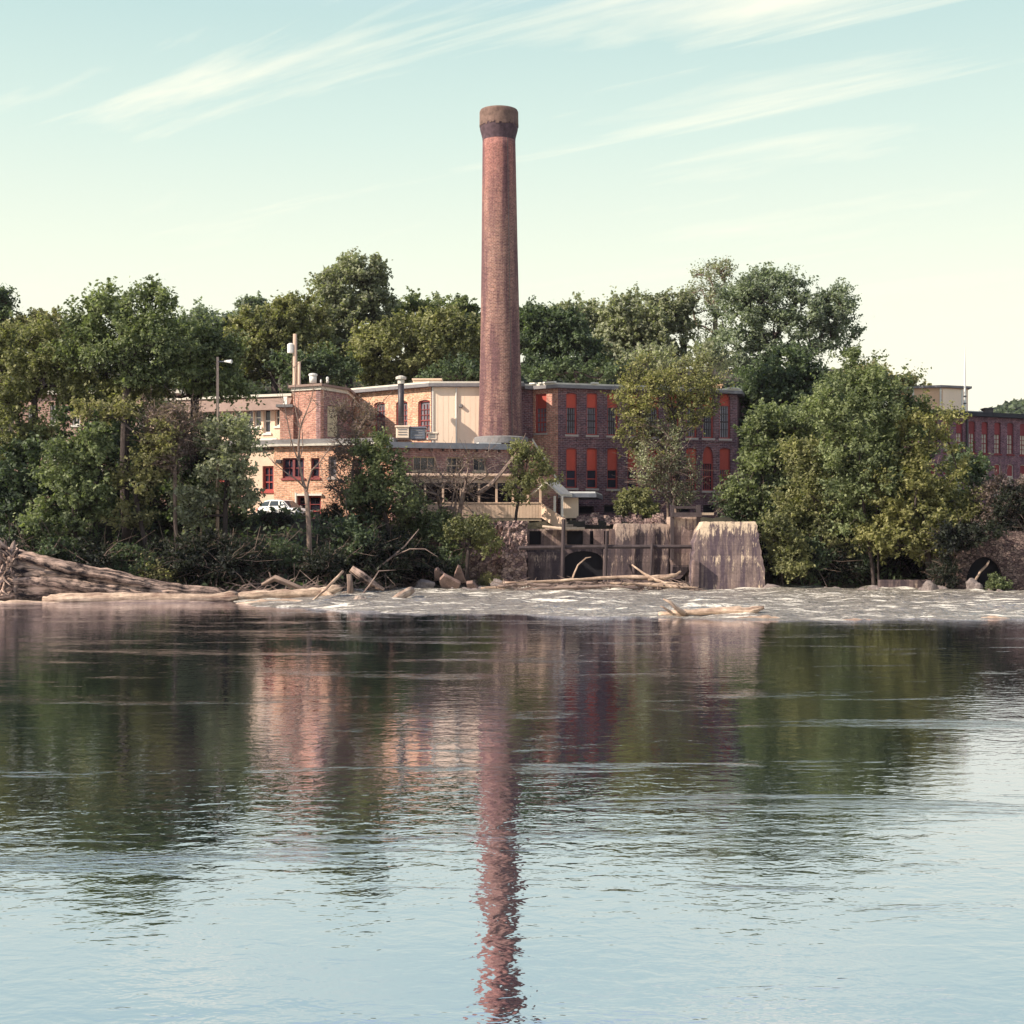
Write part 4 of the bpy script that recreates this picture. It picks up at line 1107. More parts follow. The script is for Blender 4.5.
# ------------------------------------------------------------------ trees
def leaf_mesh(name, cen, nrm, size, asp, mat, origin, rng):
    n = len(cen)
    r = rng.normal(size=(n, 3)); u = np.cross(nrm, r); u /= np.linalg.norm(u, axis=1)[:, None]+1e-9
    v = np.cross(nrm, u); v /= np.linalg.norm(v, axis=1)[:, None]+1e-9
    s = size[:, None]; a = asp
    bend = nrm * (s*.12)
    p0 = cen - u*s; p1 = cen + v*s*a + bend; p2 = cen + u*s; p3 = cen - v*s*a - bend*.5
    co = np.stack([p0, p1, p2, p3], 1).reshape(-1, 3) - np.array(origin)
    q = np.arange(4*n).reshape(n, 4)
    return np_mesh(name, co, q, mat)

def grow(name, label, cat, group, D, base, lobes, mat, leaf=.20, dens=1.0, trunk=.35, bark='bark_dark', seed=1, clump=1.1, fill=.75, lean=None, depth=.8, perclump=95, ncl=None, bare=False, topbias=.3, trunks=1, flat=.65, shell=.45, root=None):
    """lobes: (px,py,rx,ry) in photo pixels, base: (px, z or None)"""
    trunk *= .8 if D < 110 else 1
    leaf *= .78; perclump = int(perclump*1.75); dens *= 1.45
    rng = np.random.default_rng(seed); px2m = D/K
    bx = X(base[0], D); bz = base[1] if base[1] is not None else float(ground_h(np.array([bx]), np.array([D]))[0]) - .15
    o = (bx, D, bz)
    root = thing(name, o, label, cat, group)
    C = []; LW = []
    for (px, py, rx, ry) in lobes:
        LW.append(rx*ry)
    LW = np.array(LW)/sum(LW)
    area = sum(rx*ry for _, _, rx, ry in lobes)*math.pi*px2m**2
    n = ncl or max(10, int(area*dens*1.15/(clump**2)))
    cs = []
    for i in range(n):
        l = lobes[rng.choice(len(lobes), p=LW)]
        d = rng.normal(size=3); d /= np.linalg.norm(d); rr = (shell+(1-shell)*rng.random())**(1/2.2)
        rx, ry = l[2]*px2m, l[3]*px2m
        cx, cz = X(l[0], D), Z(l[1], D)
        ex = max(rx - clump*.25, rx*.6); ez = max(ry - clump*.35, ry*.5)
        cs.append((cx + d[0]*ex*rr, D + d[1]*max(rx, ry*.5)*depth*rr, max(cz + d[2]*ez*rr, bz+.4)))
    cs = np.array(cs); 
    # skeleton
    top = cs[:, 2].max(); h = (top-bz)
    low = np.percentile(cs[:, 2], 8); cxm = cs[:, 0].mean(); cxt = cs[cs[:, 2] > np.percentile(cs[:, 2], 70)][:, 0].mean()
    nodes = []; par = []; 
    for tk in range(trunks):
        tx = bx + (tk-(trunks-1)/2)*(trunk*2.4+.25); prev = -1; tt = (low + (top-low)*(.55 if trunks == 1 else .45+.15*tk) - bz)
        m_ = 9
        for k in range(m_):
            f = k/(m_-1); z = bz + tt*f
            x = tx + (cxt-tx)*(f**1.6) + (math.sin(f*5+seed+tk*2)*.18)*h*.06 + (tk-(trunks-1)/2)*f*h*.045
            y = D + math.cos(f*4+seed*1.7+tk)*.1*h*.08
            nodes.append((x, y, z)); par.append(prev); prev = len(nodes)-1
    ntr = len(nodes)
    order = np.argsort(np.linalg.norm(cs - np.array([cxt, D, low]), axis=1))
    N = [np.array(p) for p in nodes]
    trunk_ids = list(range(ntr))
    for ci in order:
        c = cs[ci]; arr = np.array(N); dv = c - arr; dist = np.linalg.norm(dv, axis=1)
        pen = dist + np.where(dv[:, 2] < 0, -dv[:, 2]*1.2, 0)
        # discourage attaching to the bare lower trunk
        pen[:ntr] += np.where(arr[:ntr, 2] < low - .1*h, 3.0, 0)
        j = int(np.argmin(pen))
        mid = (arr[j] + c)/2 + rng.normal(size=3)*dist[j]*.07 + np.array([0, 0, dist[j]*.06])
        N.append(mid); par.append(j); N.append(c); par.append(len(N)-2)
    cnt = np.zeros(len(N)); 
    for i in range(len(N)-1, -1, -1):
        cnt[i] += .35
        if par[i] >= 0: cnt[par[i]] += cnt[i]
    rad = np.sqrt(cnt/cnt[0])*trunk if True else cnt
    rad = np.maximum(rad, .018)
    mb = MB()
    for i in range(len(N)):
        if par[i] < 0: continue
        a, b = N[par[i]], N[i]
        ra = rad[par[i]] if i < ntr else min(rad[par[i]], rad[i]*1.35); rb = rad[i]
        if par[i] < ntr and i < ntr and par[par[i]] < 0: ra *= 1.35
        mb.tube([Vector(a), Vector(b)], [ra, rb], 8 if rb > .12 else 5, cap=False)
    if bare:      # twigs at the clump ends
        for i in range(ntr+1, len(N), 2):
            for k in range(bare):
                d = N[i]-N[par[i]]; d = d/ (np.linalg.norm(d)+1e-6) + rng.normal(size=3)*.55; L = rng.uniform(.4, 1.3)
                e = N[i] + d*L*.5; e2 = e + (d+rng.normal(size=3)*.4)*L*.5
                mb.tube([Vector(N[i]), Vector(e), Vector(e2)], [.022, .016, .008], 3, cap=False)
    mb.build('trunk', bark, root, smooth=True)
    if perclump > 0:
        kk = (rng.random(n)*.8+.6)
        cnts = np.maximum(8, (perclump*kk).astype(int)); tot = cnts.sum()
        ids = np.repeat(np.arange(n), cnts)
        dd = rng.normal(size=(tot, 3)); dd /= np.linalg.norm(dd, axis=1)[:, None]
        rr = rng.random(tot)**(.55)
        rc = clump*(.7+.55*rng.random(n))
        NS = 9
        cc = np.array([cs[:, 0].mean(), D, cs[:, 2].mean() - .25*h])
        outc = cs - cc; outc /= np.linalg.norm(outc, axis=1)[:, None]+1e-6
        sd_ = rng.normal(size=(n*NS, 3))*np.array([1, 1, flat]) + np.repeat(outc, NS, 0)*.7 + np.array([0, 0, .30])
        sd_ /= np.linalg.norm(sd_, axis=1)[:, None]
        sl = rng.uniform(.55, 1.5, n*NS)*np.repeat(rc, NS)
        sel = ids*NS + rng.integers(0, NS, tot)
        tt_ = rng.random(tot)**.75
        off = sd_[sel]*(sl[sel]*tt_)[:, None] + dd*(rng.random(tot)**.6*.30*rc[ids]*(1.25-.6*tt_))[:, None]
        pos = cs[ids] + off
        # strays
        st = rng.random(tot) < .03; pos[st] += rng.normal(size=(st.sum(), 3))*clump*.35
        pos[:, 2] = np.maximum(pos[:, 2], bz-.1)
        outw = cs[ids] - cc; outw /= np.linalg.norm(outw, axis=1)[:, None]+1e-6
        nr = rng.normal(size=(tot, 3))*.75 + outw*.25 + dd*.35 + np.array([0, 0, .55])
        nr /= np.linalg.norm(nr, axis=1)[:, None]
        size = leaf*(.6+.8*rng.random(tot))
        lo = leaf_mesh('crown', pos, nr, size, .55, mat, o, rng); lo.parent = root
    return root

T = grow
BG = 'trees on the hill behind the mills'
LF = 'trees on the left river bank'
RF = 'trees on the right river bank'
exec_list = [
 # --- hill behind (name, label, D, base, lobes, mat, extras)
 ('broadleaf_tree', 'tallest tree behind the tower, with an open ragged top', BG, 150, (348, None), [(350, 292, 38, 34), (340, 330, 50, 42), (362, 272, 24, 20), (318, 350, 36, 36), (372, 310, 22, 30)], 'leaf_grey', dict(seed=21, fill=.6, dens=1.15, leaf=.24, trunk=.45)),
 ('broadleaf_tree', 'rounded ochre-green tree behind the utility pole', BG, 142, (275, None), [(270, 340, 44, 38), (298, 322, 34, 28), (246, 355, 36, 32), (310, 360, 36, 30)], 'leaf_olive', dict(seed=22, dens=1.2, leaf=.24)),
 ('broadleaf_tree', 'broad olive dome-shaped tree just left of the chimney', BG, 138, (415, None), [(415, 350, 62, 36), (385, 355, 36, 30), (440, 340, 42, 32), (450, 365, 36, 24), (375, 372, 22, 16)], 'leaf_olive', dict(seed=23, dens=1.35, leaf=.23)),
 ('broadleaf_tree', 'mid green tree whose crown tops the olive dome left of the chimney', BG, 156, (435, None), [(450, 325, 32, 28), (410, 318, 30, 22), (470, 345, 22, 30)], 'leaf_green', dict(seed=24, dens=1.2, leaf=.25)),
 ('broadleaf_tree', 'distant bluish tree top left of the ochre-green tree', BG, 172, (250, None), [(252, 314, 15, 16), (243, 330, 20, 16), (262, 335, 20, 20)], 'leaf_blue', dict(seed=25, leaf=.28)),
 ('broadleaf_tree', 'dark green bushy tree just right of the chimney', BG, 140, (550, None), [(545, 342, 34, 34), (568, 352, 34, 32), (532, 332, 24, 26), (560, 330, 24, 20)], 'leaf_dark', dict(seed=26, dens=1.3, leaf=.24)),
 ('broadleaf_tree', 'pale grey-green tree behind the dark tree right of the chimney', BG, 156, (585, None), [(582, 328, 34, 28), (604, 340, 34, 34), (565, 322, 20, 16)], 'leaf_grey', dict(seed=27, leaf=.25)),
 ('broadleaf_tree', 'grey-green tree in the middle of the tree line above the mill roof', BG, 150, (640, None), [(635, 322, 36, 32), (660, 335, 38, 38), (625, 350, 34, 30), (672, 310, 22, 20)], 'leaf_grey', dict(seed=28, leaf=.25, dens=1.1)),
 ('broadleaf_tree', 'thin sparse pale tree beside the large spreading tree, almost leafless on top', BG, 152, (712, None), [(712, 285, 26, 26), (705, 320, 30, 34), (722, 272, 14, 12)], 'leaf_grey', dict(seed=29, leaf=.17, dens=1.0, perclump=38, bare=3, clump=1.2, bark='bark_light')),
 ('spreading_tree', 'largest spreading tree on the skyline with open branches, above the right end of the mill', BG, 138, (775, None), [(770, 300, 45, 30), (810, 315, 42, 30), (740, 315, 32, 36), (835, 305, 22, 20), (790, 340, 45, 28), (845, 335, 18, 24), (765, 285, 24, 16), (740, 350, 34, 26)], 'leaf_blue', dict(seed=30, leaf=.19, dens=1.15, perclump=80, clump=1.15, trunk=.5, shell=.25)),
 ('broadleaf_tree', 'grey-green filler tree low behind the yellow-green tree top', BG, 128, (690, None), [(685, 365, 42, 20), (650, 370, 32, 14)], 'leaf_grey', dict(seed=31, leaf=.22, dens=1.2)),
 ('broadleaf_tree', 'compact dark round tree at the right end of the mill, behind the spreading tree foot', RF, 117, (783, None), [(783, 375, 36, 28), (770, 405, 40, 40), (800, 400, 34, 42), (765, 445, 34, 40)], 'leaf_dark', dict(seed=32, leaf=.20, dens=1.3)),
 ('broadleaf_tree', 'low olive tree beyond the right bank trees, left of the tan penthouse', BG, 150, (893, None), [(895, 388, 28, 14), (870, 385, 30, 22), (910, 395, 18, 14)], 'leaf_ochre', dict(seed=33, leaf=.24, trunk=.25)),
 ('broadleaf_tree', 'bluish dark tree on the skyline between the tall left bank tree and the ochre-green tree', BG, 145, (205, None), [(200, 332, 34, 22), (228, 338, 30, 26), (180, 345, 30, 26), (205, 365, 44, 28)], 'leaf_blue', dict(seed=34, leaf=.25, dens=1.2)),
 ('conifer_tree', 'black-green tree top at the far left edge of the skyline', BG, 130, (4, None), [(2, 312, 14, 20), (8, 335, 18, 22)], 'leaf_dark', dict(seed=35, leaf=.2, dens=1.4)),
 ('broadleaf_tree', 'dull olive tree on the skyline right of the black-green far left top', BG, 132, (45, None), [(45, 335, 34, 22), (25, 350, 30, 28), (65, 350, 30, 28)], 'leaf_ochre', dict(seed=36, leaf=.22, dens=1.2)),
 ('broadleaf_tree', 'dark green tree filling the slope between the tower roof and the tallest tree', BG, 132, (335, None), [(330, 368, 30, 16), (300, 370, 28, 16)], 'leaf_dark', dict(seed=37, leaf=.22, dens=1.3, trunk=.25)),
 ('broadleaf_tree', 'small dark tree low on the slope just left of the chimney shaft', BG, 126, (462, None), [(462, 372, 24, 12), (440, 376, 20, 8)], 'leaf_dark', dict(seed=38, leaf=.2, dens=1.3, trunk=.2)),
 ('broadleaf_tree', 'small dark tree low on the slope right of the chimney shaft', BG, 128, (595, None), [(590, 372, 32, 14), (545, 372, 26, 12), (625, 375, 20, 10)], 'leaf_dark', dict(seed=39, leaf=.2, dens=1.3, trunk=.2)),
 # --- left bank
 ('broadleaf_tree', 'tall leafy tree rising highest on the left bank', LF, 87, (128, None), [(122, 310, 34, 28), (150, 322, 30, 34), (100, 328, 32, 30), (160, 296, 13, 16), (118, 345, 52, 34), (160, 350, 42, 38), (90, 350, 30, 30), (120, 375, 45, 22)], 'leaf_green', dict(seed=41, leaf=.15, dens=1.05, perclump=105, clump=.95, trunk=.35)),
 ('broadleaf_tree', 'broad dull green tree at the left edge of the left bank', LF, 88, (35, None), [(25, 355, 42, 30), (58, 345, 34, 26), (10, 385, 36, 34), (60, 378, 34, 18), (18, 430, 36, 36)], 'leaf_olive', dict(seed=42, leaf=.15, dens=1.25, perclump=105, clump=.95)),
 ('broadleaf_tree', 'green tree with a rounded top left of the lamp pole', LF, 90, (190, None), [(190, 350, 38, 32), (215, 362, 32, 30), (180, 380, 40, 26), (225, 390, 26, 18)], 'leaf_green', dict(seed=43, leaf=.15, dens=1.15, perclump=105, clump=.95)),
 ('broadleaf_tree', 'grey-green tree whose leaves hang in front of the cream end of the orange building', LF, 86, (222, None), [(225, 440, 32, 26), (238, 455, 18, 28), (215, 475, 34, 30), (240, 492, 14, 22), (200, 505, 30, 24)], 'leaf_grey', dict(seed=44, leaf=.15, dens=1.0, perclump=95, clump=.9, trunk=.2)),
 ('broadleaf_tree', 'bright green small tree low in the middle of the left bank', LF, 83, (72, None), [(68, 470, 28, 30), (82, 500, 30, 30), (60, 520, 28, 26), (90, 450, 20, 18)], 'leaf_green', dict(seed=45, leaf=.15, dens=1.25, perclump=100, clump=.85, trunk=.2)),
 ('broadleaf_tree', 'ochre small tree with thin yellowish leaves in front of the dark left bank', LF, 84, (150, None), [(105, 412, 30, 14), (150, 460, 22, 28), (135, 490, 26, 24), (160, 440, 18, 18), (125, 520, 26, 16)], 'leaf_ochre', dict(seed=46, leaf=.14, dens=1.0, perclump=85, clump=.85, trunk=.18)),
 ('shrubby_tree', 'purple-grey half bare tree between the ochre tree and the grey-green tree', LF, 85, (178, None), [(180, 420, 22, 26), (172, 455, 24, 24), (165, 430, 22, 30)], 'leaf_purple', dict(seed=47, leaf=.10, perclump=40, dens=1.3, clump=.8, bare=5, trunk=.16, bark='bark_light')),
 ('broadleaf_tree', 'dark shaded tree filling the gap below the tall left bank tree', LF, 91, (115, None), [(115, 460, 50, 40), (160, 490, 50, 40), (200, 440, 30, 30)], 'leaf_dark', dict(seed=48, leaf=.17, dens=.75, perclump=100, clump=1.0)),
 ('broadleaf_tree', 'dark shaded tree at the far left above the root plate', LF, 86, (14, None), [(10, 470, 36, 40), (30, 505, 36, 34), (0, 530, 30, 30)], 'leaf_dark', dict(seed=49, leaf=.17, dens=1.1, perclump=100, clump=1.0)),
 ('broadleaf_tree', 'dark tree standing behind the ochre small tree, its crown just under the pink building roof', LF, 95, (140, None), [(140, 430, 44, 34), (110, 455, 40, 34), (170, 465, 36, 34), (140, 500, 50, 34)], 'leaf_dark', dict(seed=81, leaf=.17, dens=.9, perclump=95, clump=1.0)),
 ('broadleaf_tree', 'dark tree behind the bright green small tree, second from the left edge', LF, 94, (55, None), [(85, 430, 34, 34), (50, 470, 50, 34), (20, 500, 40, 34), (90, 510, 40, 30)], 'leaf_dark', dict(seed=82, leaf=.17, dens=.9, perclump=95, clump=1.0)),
 ('broadleaf_tree', 'mid green tree with its crown over the pale brick wing left of the tower', LF, 91, (205, None), [(205, 478, 34, 30), (225, 510, 30, 26), (180, 500, 36, 30)], 'leaf_green', dict(seed=83, leaf=.16, dens=1.0, perclump=95, clump=.95, trunk=.2)),
 ('broadleaf_tree', 'olive tree reaching below the tall tree crown, left of the lamp pole', LF, 89, (95, None), [(90, 395, 34, 22), (135, 400, 40, 22), (60, 400, 22, 16)], 'leaf_olive', dict(seed=84, leaf=.15, dens=1.1, perclump=95, clump=.9, trunk=.2)),
 # --- middle bank
 ('young_tree', 'leafy tree in front of the walkway left end, right of the half bare purple tree', 'small trees on the middle bank', 92, (392, None), [(388, 470, 24, 26), (375, 450, 20, 18), (400, 500, 26, 24), (372, 500, 24, 26)], 'leaf_green', dict(seed=51, leaf=.14, dens=1.1, perclump=90, clump=.85, trunk=.2)),
 ('young_tree', 'thin purple-grey half bare tree in front of the orange wall right end', 'small trees on the middle bank', 93, (352, None), [(350, 440, 20, 32), (345, 475, 22, 30), (362, 415, 18, 18), (340, 410, 10, 12)], 'leaf_purple', dict(seed=52, leaf=.10, perclump=34, dens=1.2, clump=.8, bare=5, trunk=.13, bark='bark_light')),
 ('young_tree', 'small bright green tree on a dark stem in front of the long rubble wall', 'small trees on the middle bank', 90.5, (467, .1), [(472, 533, 22, 12), (486, 545, 18, 12), (456, 530, 12, 9), (480, 524, 10, 7)], 'leaf_olive', dict(seed=53, leaf=.12, dens=1.5, perclump=80, clump=.6, trunk=.17)),
 ('leaning_tree', 'light green tree hanging over the walkway roof at the chimney foot', 'small trees on the middle bank', 95.6, (516, 4.0), [(520, 452, 12, 18), (530, 470, 20, 20), (520, 490, 14, 14), (542, 480, 14, 18)], 'leaf_olive', dict(seed=54, leaf=.12, dens=1.0, perclump=60, clump=.65, trunk=.14)),
 ('bare_shrub', 'tall fan of bare reddish twigs in front of the annex windows', 'small trees on the middle bank', 93.5, (449, 1.2), [(450, 490, 32, 26), (470, 475, 22, 24), (430, 485, 22, 22), (495, 460, 12, 12)], 'leaf_purple', dict(seed=55, leaf=.09, perclump=8, dens=1.0, clump=.8, bare=3, trunk=.085, bark='bark_light', trunks=3)),
 ('young_tree', 'dark leafy shrubby tree in front of the covered walkway posts', 'small trees on the middle bank', 93, (420, None), [(412, 520, 24, 22), (436, 530, 20, 18), (430, 548, 34, 22)], 'leaf_green', dict(seed=56, leaf=.14, dens=1.2, perclump=90, clump=.8, trunk=.15)),
 # --- in front of mill
 ('slender_tree', 'yellow-green tree with trailing bare twigs in front of the mill facade', RF, 102, (680, 4.4), [(665, 376, 40, 24), (642, 402, 30, 26), (694, 385, 30, 24), (665, 415, 42, 26), (636, 432, 20, 24), (694, 412, 22, 18), (655, 450, 22, 20)], 'leaf_yellow', dict(seed=61, leaf=.13, dens=1.0, perclump=46, clump=.9, trunk=.2, bare=3)),
 ('bare_shrub', 'grey curtain of bare hanging twigs below the yellow-green crown', RF, 101, (672, 4.4), [(660, 450, 26, 34), (675, 480, 26, 28), (650, 475, 16, 22), (685, 495, 14, 14)], 'leaf_grey', dict(seed=62, leaf=.10, perclump=26, dens=1.5, clump=.8, bare=5, trunk=.12, bark='bark_light', trunks=2)),
 ('leafy_shrub', 'bright green rounded shrub growing at the mill foot', RF, 99, (635, 4.4), [(635, 500, 13, 14), (645, 510, 12, 10), (626, 508, 8, 9)], 'leaf_olive', dict(seed=63, leaf=.12, dens=2.0, perclump=80, clump=.5, trunk=.08)),
 # --- right bank
 ('broadleaf_tree', 'tall airy ochre tree in the centre of the right bank, standing on twin trunks', RF, 90, (876, .2), [(865, 375, 28, 26), (880, 480, 44, 26), (850, 400, 44, 30), (885, 395, 34, 30), (830, 420, 32, 26), (870, 430, 50, 30), (905, 420, 26, 26), (860, 458, 44, 26), (850, 490, 30, 16), (895, 490, 24, 18), (850, 520, 26, 16)], 'leaf_green', dict(seed=71, leaf=.14, dens=1.0, perclump=88, clump=.95, trunk=.15, trunks=2)),
 ('broadleaf_tree', 'full yellow-green tree covering the left end of the far right mill', RF, 89.2, (930, .8), [(925, 430, 32, 26), (935, 470, 38, 34), (900, 490, 40, 34), (925, 520, 40, 30), (955, 500, 24, 36), (895, 535, 36, 24), (930, 545, 30, 20)], 'leaf_yellow', dict(seed=72, leaf=.15, dens=1.15, perclump=100, clump=.95, trunk=.25)),
 ('broadleaf_tree', 'dark green tree on the right bank directly behind the big concrete block', RF, 97, (778, None), [(775, 440, 36, 34), (760, 480, 34, 36), (800, 470, 36, 36), (815, 430, 28, 26), (790, 510, 44, 30)], 'leaf_green', dict(seed=73, leaf=.16, dens=1.15, perclump=100, clump=.95)),
 ('broadleaf_tree', 'olive tree of middle height between the dark tree and the twin-trunk tree', RF, 92, (822, None), [(835, 535, 34, 26), (812, 540, 26, 22), (820, 470, 34, 30), (805, 500, 32, 28), (838, 510, 32, 30), (800, 460, 24, 20)], 'leaf_olive', dict(seed=74, leaf=.14, dens=1.1, perclump=95, clump=.9, trunk=.2)),
 ('broadleaf_tree', 'dark tree deep inside the right bank thicket, behind the twin-trunk tree', RF, 100, (850, None), [(850, 440, 50, 40), (830, 490, 50, 40), (880, 500, 50, 40), (860, 545, 60, 30), (905, 450, 30, 30)], 'leaf_dark', dict(seed=85, leaf=.18, dens=.9, perclump=95, clump=1.05)),
 ('broadleaf_tree', 'dark shaded tree in the hollow between the twin trunks and the arch', RF, 96, (945, None), [(930, 540, 44, 24), (960, 530, 26, 34), (890, 550, 36, 22), (965, 480, 20, 36)], 'leaf_dark', dict(seed=75, leaf=.16, dens=1.3, perclump=100, clump=.95, trunk=.2)),
 ('leafy_shrub', 'greyish purple shrub on top of the stone arch', RF, 89, (1000, 3.3), [(1000, 505, 24, 26), (1018, 515, 22, 28), (985, 530, 22, 16), (1030, 500, 20, 26)], 'leaf_purple', dict(seed=76, leaf=.12, dens=1.3, perclump=75, clump=.7, trunk=.1, bare=3)),
 ('leafy_shrub', 'pale green shrub touching the right side of the big concrete block', RF, 89.6, (782, .3), [(782, 540, 18, 20), (790, 560, 18, 18), (775, 525, 12, 10)], 'leaf_olive', dict(seed=77, leaf=.13, dens=1.7, perclump=80, clump=.6, trunk=.08)),
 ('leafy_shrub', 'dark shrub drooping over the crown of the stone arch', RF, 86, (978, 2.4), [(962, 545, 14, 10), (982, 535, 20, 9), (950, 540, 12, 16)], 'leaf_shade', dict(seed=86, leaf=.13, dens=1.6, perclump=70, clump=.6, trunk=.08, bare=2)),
 ('leafy_shrub', 'small green sprig growing at the right foot of the stone arch', RF, 85.6, (995, .0), [(994, 585, 8, 8), (1003, 590, 7, 5)], 'leaf_green', dict(seed=78, leaf=.1, dens=2.5, perclump=50, clump=.35, trunk=.04)),
 ('broadleaf_tree', 'tree mass at the right edge seen low beside the far mill', RF, 128, (1045, 4), [(1040, 500, 26, 30), (1070, 490, 30, 40)], 'leaf_purple', dict(seed=79, leaf=.2, dens=1.2, trunk=.2)),
]
for name, label, grp, D, base, lobes, mat, kw in exec_list:
    cat = 'shrub' if 'shrub' in name and 'tree' not in name else 'tree'
    T(name, label, cat, grp, D, base, lobes, mat, **kw)

# single bare tree with the pale straight stem
def bare_tree():
    D = 86; root = thing('bare_tree', (X(309, D), D, .2), 'bare leafless tree with a straight pale trunk in front of the orange building', 'tree')
    def pp(px, py, dy=0): return P(px, py, D+dy)
    m = MB()
    m.tube([pp(310, 590), pp(310, 570), pp(309.3, 545), pp(308.5, 520), pp(307.5, 503), pp(306.3, 492)], [.27, .19, .16, .15, .14, .13], 12, rough=.06)
    def br(pts, r): m.tube([pp(*p) for p in pts], [q*.7 for q in r], 7, cap=False)
    br([(306.3, 492), (303, 482, .2), (299, 462, .4), (298.5, 445, .6), (300, 428, .5), (305, 415, .3), (311, 400, 0), (314, 388, 0)], [.15, .13, .11, .1, .08, .06, .04, .02])
    br([(306.3, 492), (309, 480, -.3), (312, 470, -.4), (320, 462, -.5), (327, 452, -.6), (334, 440, -.6)], [.11, .09, .08, .05, .035, .015])
    br([(299, 462, .4), (294, 450, .3), (291, 440, .1), (287, 420, 0), (284, 402, 0), (281, 388, 0)], [.07, .065, .055, .045, .03, .015])
    br([(305, 488), (297, 480, -.5), (288, 474, -.8), (276, 465, -1), (264, 452, -1)], [.08, .06, .05, .035, .015])
    br([(300, 428, .5), (296, 412, .7), (294, 396, .8), (296, 380, .8), (294, 366, .8)], [.06, .05, .035, .025, .012])
    br([(291, 440, .1), (290, 452, .5), (290, 462, .7)], [.03, .02, .01]); br([(305, 415, .3), (311, 411), (318, 405), (324, 396)], [.035, .03, .02, .01])
    br([(299, 462, .4), (303, 447, .5), (302, 430, .7), (298, 405, .8), (300, 388, .7)], [.05, .045, .035, .03, .012])
    br([(320, 462, -.5), (323, 478, -.4), (321, 490, -.2)], [.03, .02, .01]); br([(284, 402, 0), (278, 396, 0), (272, 384, 0)], [.02, .015, .008])
    m.build('trunk', 'bark_light', root, smooth=True)
    # light twigs
    m = MB(); rnd = random.Random(9)
    for (px, py) in [(314, 390), (334, 442), (281, 390), (264, 453), (294, 368), (324, 398), (327, 453), (287, 420), (300, 428), (311, 401), (276, 465), (296, 396), (299, 445), (284, 403), (318, 405)]:
        for k in range(5):
            a = pp(px, py, rnd.uniform(-.4, .4)); d = Vector((rnd.uniform(-1, 1), rnd.uniform(-.5, .5), rnd.uniform(-.1, 1.2))).normalized()*rnd.uniform(.4, 1.3)
            m.tube([a, a+d*.5+Vector((rnd.uniform(-.1, .1), 0, 0)), a+d], [.016, .011, .005], 3, cap=False)
    tw = m.build('twigs', 'bark_light', root); tw['kind'] = 'stuff'
bare_tree()

# lone branches
def branch(name, label, pts, rad, mat='drift_grey', cat='branch', group=None, n=7, twigs=(), rough=.08, ridge=0):
    o = MB(); o.tube([P(*p) for p in pts], rad, n, rough=rough, seed=int(pts[0][0]), ridge=ridge)
    for tp, tr in twigs: o.tube([P(*p) for p in tp], tr, 6, rough=rough)
    return tag(o.build(name, mat, smooth=True), label, cat, group)
branch('leaning_dead_tree', 'long grey leafless trunk leaning over the walkway toward the chimney foot', [(478, 494, 94.5), (492, 484, 95), (503, 471, 95.3), (514, 457, 95.6), (524, 450, 96), (531, 446, 96)], [.17, .15, .13, .11, .08, .05], 'bark_light',
       twigs=[([(514, 457, 95.6), (522, 442, 95.6), (526, 433, 95.6)], [.08, .05, .02]), ([(524, 450, 96), (534, 452, 96), (539, 463, 96)], [.06, .04, .02])])
branch('fallen_branch', 'long thin grey branch slanting up over the dark bushes left of the slabs', [(372, 573, 87), (392, 557, 87.5), (405, 546, 88), (419, 529, 88.5)], [.07, .06, .05, .02], twigs=[([(392, 557, 87.5), (410, 549, 87), (425, 549, 86.5), (438, 557, 86)], [.05, .04, .03, .015])])
branch('fallen_branch', 'crooked pale branch sticking up inside the timber frame', [(571, 583, 89.5), (574, 574, 89.6), (578, 565, 89.7), (586, 558, 89.8), (591, 557, 89.9)], [.07, .06, .05, .045, .02], 'drift_pale')
branch('fallen_branch', 'pale branch leaning inside the black arch mouth', [(974, 583, 86), (980, 572, 86.1), (987, 565, 86.2), (989, 561, 86.3)], [.08, .08, .07, .05], 'drift_pale')
branch('fallen_branch', 'thin bent grey stick rising from the bank right of the bare tree', [(361, 596, 81), (371, 583, 81.5), (379, 571, 82), (396, 570, 82)], [.05, .045, .035, .015])
branch('snag', 'short broken grey stump standing on the bank right of the bare tree', [(350, 598, 82), (350, 585, 82), (349, 574, 82)], [.2, .17, .15], 'bark_light', 'stump', n=9)
branch('snag', 'rough dark fallen stem with shredded bark right of the short stump', [(351, 569, 83), (362, 577, 83), (374, 585, 83.5), (384, 590, 83.5)], [.22, .3, .25, .1], 'bark_fallen', 'log', n=10, rough=.2)
branch('dead_branch', 'tangle of dead grey branches lying behind the pale log left end', [(262, 585, 80), (275, 578, 80), (300, 588, 80), (312, 592, 80)], [.1, .2, .15, .08], 'bark_light', twigs=[([(272, 580, 80), (269, 572, 80)], [.07, .03]), ([(285, 583, 80), (295, 578, 80)], [.06, .03])])

